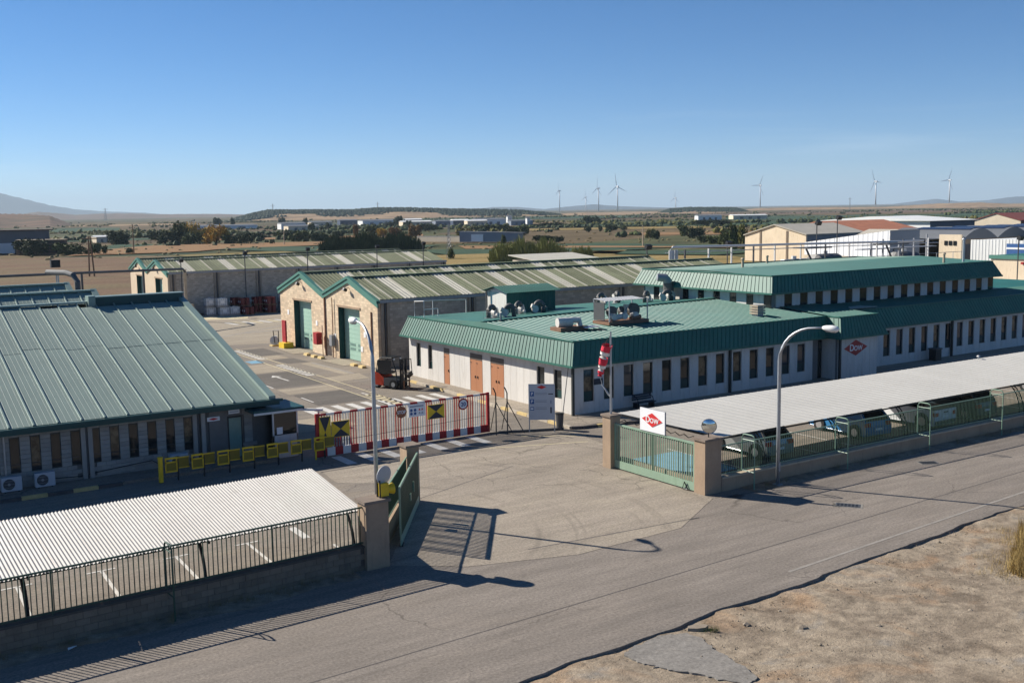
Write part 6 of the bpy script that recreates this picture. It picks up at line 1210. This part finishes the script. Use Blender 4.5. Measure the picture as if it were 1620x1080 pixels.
# ------------------------------------------------------------------ white sheds of the far industrial estate
FS = [(300, 872, 70, 3.6, 'far_white', 'long low white greenhouse behind the golden trees'), (316, 770, 26, 5.5, 'far_white', 'white shed at the left end of the far estate'), (298, 708, 30, 4, 'cream_low', 'pale low shed in front of the far estate'), (384, 872, 26, 5, 'cream_low', 'cream shed left of the blue one in the far estate'), (418, 890, 22, 6, 'slate_clad', 'dark blue shed in the far estate'), (436, 862, 46, 5.5, 'far_white', 'longest white shed of the far estate below the pine hill'), (452, 830, 20, 6, 'blue_clad', 'grey blue shed right of the longest white one'), (428, 780, 34, 4.5, 'cream_low', 'low cream shed below the right end of the pine wood'), (432, 742, 22, 5, 'blue_clad', 'grey shed left of the blue sheds in the middle distance'), (437, 726, 18, 5.5, 'slate_clad', 'dark blue fronted shed in the middle distance'), (442, 710, 22, 5, 'cream_low', 'pale shed in the middle distance estate'), (462, 722, 34, 6, 'far_white', 'bright white shed at the right end of the middle estate'), (470, 690, 24, 4.5, 'blue_clad', 'grey shed right of the bright white shed'), (690, 712, 30, 5, 'far_white', 'white shed beyond the big double bush'), (735, 706, 44, 4.5, 'cream_low', 'long cream shed beyond the big double bush'), (560, 842, 6, 7, 'far_white', 'small white house below the stubble ridge'), (452, 655, 3, 7, 'far_white', 'white narrow silo house in the middle distance'), (236, 452, 18, 3.4, 'cream_low', 'pale wall of a hut left of the autumn trees')]
FS[-1] = (122, 520, 14, 3.4, 'cream_low', 'pale hut left of the autumn trees')
for x, y, w, h, c, lab in FS:
    d = Vector((x, y, 0)).normalized(); rz = math.atan2(d.y, d.x)-math.pi/2+.25; t = thing('far_shed', lab, 'shed', (x, y, -.3), rz, 'sheds of the far estate'); w *= .72; h *= .8
    part('wall', MB().box(-w/2, w/2, 0, w*.45+4, 0, h), c, t, True); part('roof', MB().prism([(-w/2-.3, -.3, h), (-w/2-.3, w*.45+4.3, h), (-w/2-.3, w*.225+2, h*1.22)], (0, 0, 0), (w+.6, 0, 0)), 'far_grey' if len(lab) % 3 else 'far_white', t, True)
    for k in range(3): part('door', MB().box(-w*.3+k*w*.25, -w*.3+k*w*.25+w*.1, -.06, -.01, 0, h*.6), 'far_grey', t, True)

# ------------------------------------------------------------------ wind turbines
def turbine(label, x, y, zb, hub, yaw, rot):
    t = thing('wind_turbine', label, 'wind turbine', (x, y, zb), yaw, 'wind turbines on the horizon'); H = hub-zb
    part('tower', MB().tube([(0, 0, 0), (0, 0, H)], [2.3, 1.5], 12), 'turbine', t, True, True); part('nacelle', MB().box(-3.5, 5, -1.9, 1.9, H-1.9, H+1.9), 'turbine', t, True); part('hub', MB().tube([(-3.5, 0, H), (-5.6, 0, H), (-6.6, 0, H)], [1.9, 1.6, .4], 10), 'turbine', t, True)
    for k in range(3):
        a = math.radians(rot+120*k); e = Vector((0, math.sin(a), math.cos(a))); f = Vector((0, math.cos(a), -math.sin(a))); c = Vector((-5.2, 0, H)); mb = MB(); rings = []
        for u, w, th in ((0, 1.3, 1.3), (.12, 2.6, 1.0), (.35, 2.1, .6), (.7, 1.3, .35), (1, .35, .12)):
            p = c+e*(44*u); rings.append(len(mb.v)); mb.v += [tuple(p+f*(w*.7)), tuple(p+Vector((th/2, 0, 0))), tuple(p-f*(w*.5)), tuple(p-Vector((th/2, 0, 0)))]
        for i in range(4):
            for j in range(4): mb.f.append((rings[i]+j, rings[i]+(j+1) % 4, rings[i+1]+(j+1) % 4, rings[i+1]+j))
        part('blade', mb, 'turbine', t, True)
cy = math.radians(56+180)
turbine('leftmost wind turbine on the horizon', 2439, 3325, 0, 79, cy+1.25, 3); turbine('small faint wind turbine second from the left', 3325, 4310, -10, 67, cy+1.0, 5); turbine('wind turbine third from the left', 2280, 2886, 0, 78, cy+1.05, 4); turbine('wind turbine fourth from the left with one blade level', 2155, 2632, 0, 78, cy+.55, -8)
turbine('small wind turbine standing behind the wooded rise', 3502, 3844, 0, 54, cy+.8, 3); turbine('wind turbine above the cream hall', 2910, 2748, 6, 84, cy+.6, 28); turbine('wind turbine second from the right', 2909, 2250, 8, 83, cy+.7, -25); turbine('rightmost and tallest looking wind turbine', 3212, 2191, 12, 86, cy+.55, 24)
for x, y, z, r, h, lab in ((2180, 1500, 18, 3.2, 38, 'tiny water tower'),): pass

# ------------------------------------------------------------------ trees
def crown_mesh(name, seed, n, q, up=0.0, flat_=1.0):
    rnd = random.Random(seed); mb = MB(); lobes = [(Vector((rnd.uniform(-.62, .62), rnd.uniform(-.62, .62), rnd.uniform(.15, .74))), rnd.uniform(.24, .42)) for _ in range(12)]+[(Vector((0, 0, .45)), .42)]
    for _ in range(n):
        c, r = rnd.choice(lobes); d = Vector((rnd.gauss(0, 1), rnd.gauss(0, 1), rnd.gauss(0, 1))).normalized(); p = c+d*r*rnd.uniform(.55, 1.1); p.z = max(.03, min(1.08, p.z))
        p.x *= .95; p.y *= .95
        a = Vector((rnd.gauss(0, 1), rnd.gauss(0, 1), rnd.gauss(0, .8)+up)).normalized(); b = a.cross(d+Vector((.01, .3, .2))).normalized(); s = q*rnd.uniform(.6, 1.5)
        mb.face([p-a*s, p+b*s*.6, p+a*s, p-b*s*.6])
    return mb.mesh(name)
CR_ = [crown_mesh('crown', s, 1500, .08) for s in range(5)]
TRK = MB().tube([(0, 0, 0), (.03, .02, .5)], [.05, .035], 6).tube([(.02, 0, .35), (.25, .1, .65)], [.03, .015], 5).tube([(.02, 0, .3), (-.25, -.12, .62)], [.03, .015], 5).tube([(.02, 0, .4), (.0, .2, .7)], [.025, .012], 5).mesh('trunk')
def cane_mesh(name, seed, n, L=1.0):
    rnd = random.Random(seed); mb = MB()
    for _ in range(n):
        x, y = rnd.uniform(-.5, .5), rnd.uniform(-.5, .5); h = rnd.uniform(.55, 1.05)*(1-.55*(2*abs(x))**6-.25*(2*abs(y))**4)*(.86+.10*math.sin(x*19+seed)+.07*math.sin(x*47)); lean = Vector((rnd.gauss(0, .012), rnd.gauss(0, .05), 0)); w = rnd.uniform(.0035, .009)*L
        b = Vector((x, y, 0)); tip = b+lean*1.5+Vector((0, 0, h)); s = Vector((w, rnd.uniform(-.01, .01), 0)); m_ = b+lean*.6+Vector((0, 0, h*.6)); mb.face([b-s*.6, b+s*.6, m_+s*1.3, tip, m_-s*1.3])
        for k in range(3): p = b.lerp(tip, rnd.uniform(.35, .95)); e = Vector((rnd.choice((-1, 1))*rnd.uniform(.008, .022)*L, rnd.uniform(-.08, .08), rnd.uniform(-.05, .12))); mb.face([p-s*.7, p+s*.7, p+e])
    return mb.mesh(name)
MATK = {k: 'leaf_'+k for k in 'dgoyrCP'}; MATK['c'] = 'leaf_P'
cm = {}
def crown_for(i, k):
    key = (i % 5, k)
    if key not in cm: m = CR_[i % 5].copy(); m.materials.clear(); cm[key] = m
    return cm[key]
def make_tree(i, x, y, w, h, k, lab):
    rz = math.radians(56.4-90); w *= 1.1; h *= 1.08
    if k in 'CPc':
        t = thing('cane_stand', lab, 'cane', (x, y, -.35), rz); wd = 5.0 if k == 'C' else max(3, w*.4)
        o = link('canes', cane_mesh('canes', i, int(420+w*75), min(1, 10/w)), MATK[k], t); o.scale = (w*1.15, wd, h*1.4); o2 = link('base_growth', crown_for(i, k), MATK[k], t); o2.scale = (w*.54, wd*.55, h*.85)
        return
    nm = 'bush' if h < 4 or w > h*1.5 else 'tree'; t = thing(nm, lab, nm, (x, y, -.35), rz); o = link('crown', crown_for(i, k), MATK[k], t); o.scale = (w*.66, min(w, h*1.3)*.64, h*1.06); o.rotation_euler[2] = 0 if w > h*1.5 else i*1.3
    tr = link('trunk', TRK, 'bark', t); tr.scale = (min(w, h)*1.0, min(w, h)*1.0, h)
TREES=[
(63.1, 373.0, 8.3, 4.7, 'd', 'dark climbing bush grown over the pallet stack by the grey farm store'),
(73.9, 365.8, 9.1, 3.5, 'g', 'broad green bush just right of the grey farm store'),
(81.8, 362.6, 4.0, 3.7, 'g', 'narrow green bush behind the twin wooden poles'),
(115.5, 475.5, 9.3, 5.2, 'd', 'dark round bush on the green field edge behind the twin poles'),
(90.6, 358.3, 2.2, 1.7, 'd', 'tiny dark shrub on the brown bank left of the far warehouse'),
(131.6, 462.7, 11.1, 5.1, 'd', 'dark low thicket at the left end of the autumn tree group'),
(139.4, 464.7, 5.7, 8.3, 'o', 'tall olive tree left of the golden trees in the autumn group'),
(157.4, 502.6, 7.8, 7.8, 'y', 'golden tree, left one of two, in the autumn group'),
(139.0, 449.8, 6.4, 4.5, 'g', 'green tree below the left golden crown in the autumn group'),
(145.8, 437.9, 9.0, 6.8, 'y', 'larger golden tree, right one of two, in the autumn group'),
(142.1, 444.3, 5.0, 4.4, 'g', 'green tree between the two golden crowns'),
(149.7, 431.0, 6.7, 3.5, 'g', 'green bush right of the larger golden tree'),
(153.5, 424.4, 5.1, 4.8, 'd', 'dark green tree at the right end of the autumn group'),
(179.1, 480.4, 7.3, 3.0, 'd', 'low dark hedge bush trailing right of the autumn group'),
(160.1, 412.8, 1.6, 1.8, 'd', 'small dark shrub alone beside the white sheds on the plain'),
(194.5, 492.0, 5.0, 3.1, 'g', 'green bush at the left end of the hedge before the white sheds'),
(187.4, 464.1, 3.0, 3.9, 'd', 'dark upright bush second in the hedge before the white sheds'),
(177.7, 427.9, 7.1, 4.7, 'g', 'widest green bush of the hedge before the white sheds'),
(190.8, 438.2, 9.6, 3.1, 'd', 'long dark bush of the hedge left of the cane stand'),
(221.0, 482.8, 4.7, 2.8, 'd', 'dark round bush above the left end of the dark cane stand'),
(231.4, 484.9, 2.9, 5.4, 'r', 'slim rusty orange tree above the dark cane stand'),
(241.3, 489.2, 6.5, 5.2, 'g', 'green tree rising behind the middle of the dark cane stand'),
(244.6, 481.7, 5.1, 3.8, 'y', 'yellow tree left of a pair behind the dark cane stand'),
(247.4, 475.1, 6.3, 4.1, 'r', 'orange tree right of a pair behind the dark cane stand'),
(234.6, 430.4, 4.9, 5.5, 'r', 'rusty bare-looking tree at the right end of the dark cane stand'),
(320.6, 571.5, 9.7, 3.9, 'd', 'dark flat hedge tree right of the rusty tree'),
(230.6, 378.9, 7.1, 4.5, 'o', 'round olive tree by the pale wall and blue-grey barn'),
(335.0, 526.5, 19.6, 3.3, 'd', 'long dark hedge behind the blue-grey barn'),
(288.9, 432.3, 7.4, 3.7, 'd', 'dark tree rising behind the roof of the blue-grey barn'),
(284.4, 415.7, 3.9, 4.5, 'g', 'slim tree off the right end of the blue-grey barn'),
(207.8, 316.6, 1.8, 3.1, 'g', 'small leafy tree in front of the blue-grey barn'),
(235.9, 351.3, 2.5, 2.3, 'd', 'dark bush against the right end of the blue-grey barn'),
(421.0, 588.7, 18.8, 3.0, 'd', 'flat dark hedge far behind the pale cane clump'),
(241.5, 340.7, 8.9, 2.0, 'd', 'low grey-green scrub right of the blue-grey barn'),
(235.3, 321.5, 3.3, 2.1, 'd', 'small dark bush at the end of the low scrub'),
(137.4, 233.4, 1.6, 2.6, 'g', 'pale green tree by the lattice power pole'),
(516.4, 661.2, 12.4, 5.5, 'd', 'large dark tree below the three left wind turbines'),
(346.5, 447.6, 3.3, 3.0, 'd', 'dark round bush in the fields left of a trio'),
(358.7, 452.5, 2.0, 2.4, 'd', 'tiny bush between two rounder bushes in the fields'),
(360.8, 446.0, 5.4, 3.1, 'd', 'twin-topped dark bush in the middle of the fields'),
(373.5, 450.6, 3.1, 2.8, 'd', 'small round bush right of the twin-topped bush'),
(289.8, 333.3, 3.4, 3.4, 'o', 'olive half of the paired bush left of the pipe rack'),
(278.9, 317.8, 3.3, 3.3, 'd', 'dark half of the paired bush left of the pipe rack'),
(315.6, 341.6, 3.9, 4.4, 'g', 'green left half of the big double bush above the pipe rack'),
(297.9, 315.7, 6.4, 3.9, 'd', 'dark right half of the big double bush above the pipe rack'),
(256.8, 268.1, 3.3, 2.2, 'd', 'low grey scrub bush left of the tall trees by the cream hall'),
(254.1, 260.2, 4.3, 2.4, 'g', 'low scrub bush right next to the tall trees by the cream hall'),
(231.7, 233.0, 3.1, 4.7, 'g', 'green tree leftmost of three beside the cream hall'),
(222.7, 220.4, 3.0, 6.7, 'g', 'tallest green tree of three beside the cream hall'),
(217.5, 212.0, 2.7, 6.3, 'o', 'olive tree touching the left edge of the cream hall'),
(477.9, 490.5, 20.3, 3.6, 'd', 'long dark far hedge above the big double bush'),
(493.8, 400.7, 7.5, 4.5, 'o', "olive tree top behind the cream hall's ridge"),
(157.9, 206.5, 4.6, 2.6, 'c', 'pale cane tuft right of the large pale cane clump'),
(153.1, 309.6, 26.0, 4.5, 'C', 'long dark stand of tall cane behind the far warehouse'),
(140.8, 203.9, 14.5, 4.4, 'P', 'large pale green clump of cane behind the double warehouse'),
(460.6, 1153.0, 6.6, 6.6, 'd', 'far dark round tree left of the white sheds'),
(398.1, 942.6, 4.2, 6.7, 'd', 'far slim dark tree among the white sheds'),
(288.4, 672.5, 3.9, 5.2, 'd', 'dark tree in front of the low white sheds'),
(282.1, 639.4, 4.1, 2.9, 'd', 'small dark bush in front of the low white sheds'),
(327.0, 732.6, 4.3, 4.3, 'd', 'dark tree between the white sheds'),
(371.5, 719.5, 6.2, 4.3, 'd', 'left dark tree of three among the sheds below the pine hill'),
(441.9, 840.8, 6.7, 7.3, 'd', 'tallest dark tree of three among the sheds below the pine hill'),
(407.2, 758.3, 5.6, 4.6, 'd', 'right dark tree of three among the sheds below the pine hill'),
(369.4, 1105.2, 9.0, 7.6, 'd', 'far dark tree above the golden trees'),
(355.9, 1020.0, 4.5, 7.7, 'd', 'far slim tree at the foot of the pine hill'),
]
for i, a in enumerate(TREES): make_tree(i, *a)

# ------------------------------------------------------------------ verge details
rnd = random.Random(21); st = MB()
for _ in range(2600):
    x = rnd.uniform(12, 48); y = road_edge(x)-rnd.random()**1.2*9-.1; r = rnd.uniform(.006, .026)*(2.4 if rnd.random() < .03 else 1); blob(st, x, y, -.1, r, r*rnd.uniform(.7, 1.2)+.02, rnd, 5)
for _ in range(500):
    x = rnd.uniform(2, 78); y = (wl(x) if x < 15.5 else 32.1)-rnd.random()**2*.9-.05
    if 16 < x < 31: continue
    r = rnd.uniform(.01, .03); blob(st, x, y, -.005, r, r*1.2, rnd, 5)
struct('gravel', st, 'stone', 'stuff')
def tuft(mb, x, y, z, h, n, spread, rnd):
    for _ in range(n):
        a = rnd.uniform(0, 6.28); b = Vector((x+rnd.gauss(0, spread), y+rnd.gauss(0, spread), z)); d = Vector((math.cos(a)*rnd.uniform(.1, .5)*h, math.sin(a)*rnd.uniform(.1, .5)*h, h*rnd.uniform(.6, 1.1))); s = Vector((math.sin(a), -math.cos(a), 0))*h*.018
        mb.face([b-s, b+s, b+d])
gr = MB()
for _ in range(520):
    u = rnd.random(); o_ = abs(rnd.gauss(0, .9))+.15; x = 32.2+5.2*u+o_*.5; y = 19.4+2.6*u-o_*.85; tuft(gr, x, y, -.1, rnd.uniform(.25, .7), 24, .12, rnd)
for _ in range(140): u = rnd.random(); x = 31.8+5*u+rnd.gauss(0, .35); y = 19.4+2.6*u+rnd.gauss(0, .35); tuft(gr, x, y, -.1, rnd.uniform(.08, .25), 16, .12, rnd)
struct('dry_grass', gr, 'dry_grass', 'stuff')
wd = MB()
for _ in range(260):
    x = rnd.choice((rnd.uniform(2, 15), rnd.uniform(33, 78))); y = (wl(x) if x < 16 else 32.1)-abs(rnd.gauss(0, .28))-.04; tuft(wd, x, y, 0, rnd.uniform(.08, .32), 12, .06, rnd)
for _ in range(70): x = rnd.uniform(15, 42); tuft(wd, x, road_edge(x)-rnd.uniform(.1, .6), -.1, rnd.uniform(.05, .14), 8, .05, rnd)
struct('weeds', wd, 'weed', 'stuff')
gw = MB(); [tuft(gw, rnd.gauss(21.05, .12), rnd.gauss(21.55, .08), -.09, rnd.uniform(.1, .2), 30, .06, rnd) for _ in range(8)]; struct('green_weed', gw, 'leaf_g', 'stuff')
t = thing('broken_slab', 'grey broken asphalt slab lying in the dirt at the road edge', 'slab', (19.3, 20.6, 0)); P_ = [(17.9, 21.75), (18.6, 22.0), (19.6, 22.1), (20.3, 21.85), (20.45, 21.2), (20.15, 20.5), (20.1, 19.9), (20.0, 19.2), (19.75, 18.5), (19.3, 18.45), (18.9, 19.1), (18.7, 19.7), (18.3, 20.2), (18.1, 20.6), (17.95, 21.1)]
rr = random.Random(2); Q = []
for a, b in zip(P_, P_[1:]+P_[:1]):
    for k in range(6): Q.append((a[0]+(b[0]-a[0])*k/6+rr.gauss(0, .03), a[1]+(b[1]-a[1])*k/6+rr.gauss(0, .03)))
part('slab', MB().prism([(x, y, -.16) for x, y in Q], (0, 0, 0), (0, 0, .115)), 'slab', t)
t = thing('flat_stone', 'flat pale stone beside the green weed at the road edge', 'stone', (20.9, 21.8, 0)); part('stone', MB().prism([(20.5, 21.95, -.1), (20.62, 22.08, -.1), (20.85, 22.05, -.1), (21.1, 21.9, -.1), (21.15, 21.78, -.1), (20.95, 21.7, -.1), (20.7, 21.78, -.1)], (0, 0, 0), (.03, .02, .09)), 'stone', t)
for x, y, r, lab in ((23.3, 20.2, .16, 'loose grey stone on the dirt right of the broken slab'), (25.2, 19.0, .09, 'small loose stone in the middle of the dirt verge'), (22.2, 21.3, .12, 'angular stone near the road edge right of the green weed'), (28.4, 18.2, .08, 'small pale stone in the right part of the dirt verge')):
    t = thing('stone', lab, 'stone', (x, y, -.09)); mb = MB(); blob(mb, 0, 0, -.02, r, r*.9, rr, 7); part('stone', mb, 'stone', t, True)
for x, y, rz, w, h, lab in ((34.45, 27.6, -.95, .95, .5, 'square drain cover in a concrete collar on the road'), (31.9, 31.25, .1, .7, .5, 'small drain cover before the wide right gate pillar'), (43.2, 30.1, -.5, .8, .5, 'dark drain cover on the road beside the right fence')):
    t = thing('drain_cover', lab, 'drain cover', (x, y, 0), rz); part('collar', MB().box(-w*.6, w*.6, -h*.66, h*.66, -.03, .006), 'slab', t, True); part('frame', MB().box(-w/2, w/2, -h/2, h/2, -.02, .012), 'dark_grey', t, True)
    for k in range(6): part('slot', MB().box(-w/2+.06+k*(w-.1)/6, -w/2+.06+k*(w-.1)/6+.08, -h/2+.06, h/2-.06, .0, .015), 'black_steel', t, True)
t = thing('litter', 'scrap of white paper on the shaded verge under the left wall', 'litter', (5.6, 30.9, 0)); part('scrap', MB().prism([(5.5, 30.85, .01), (5.75, 30.9, .06), (5.7, 31.0, .03), (5.52, 31.0, .02)], (0, 0, 0), (0, 0, .01)), 'sign_white', t)
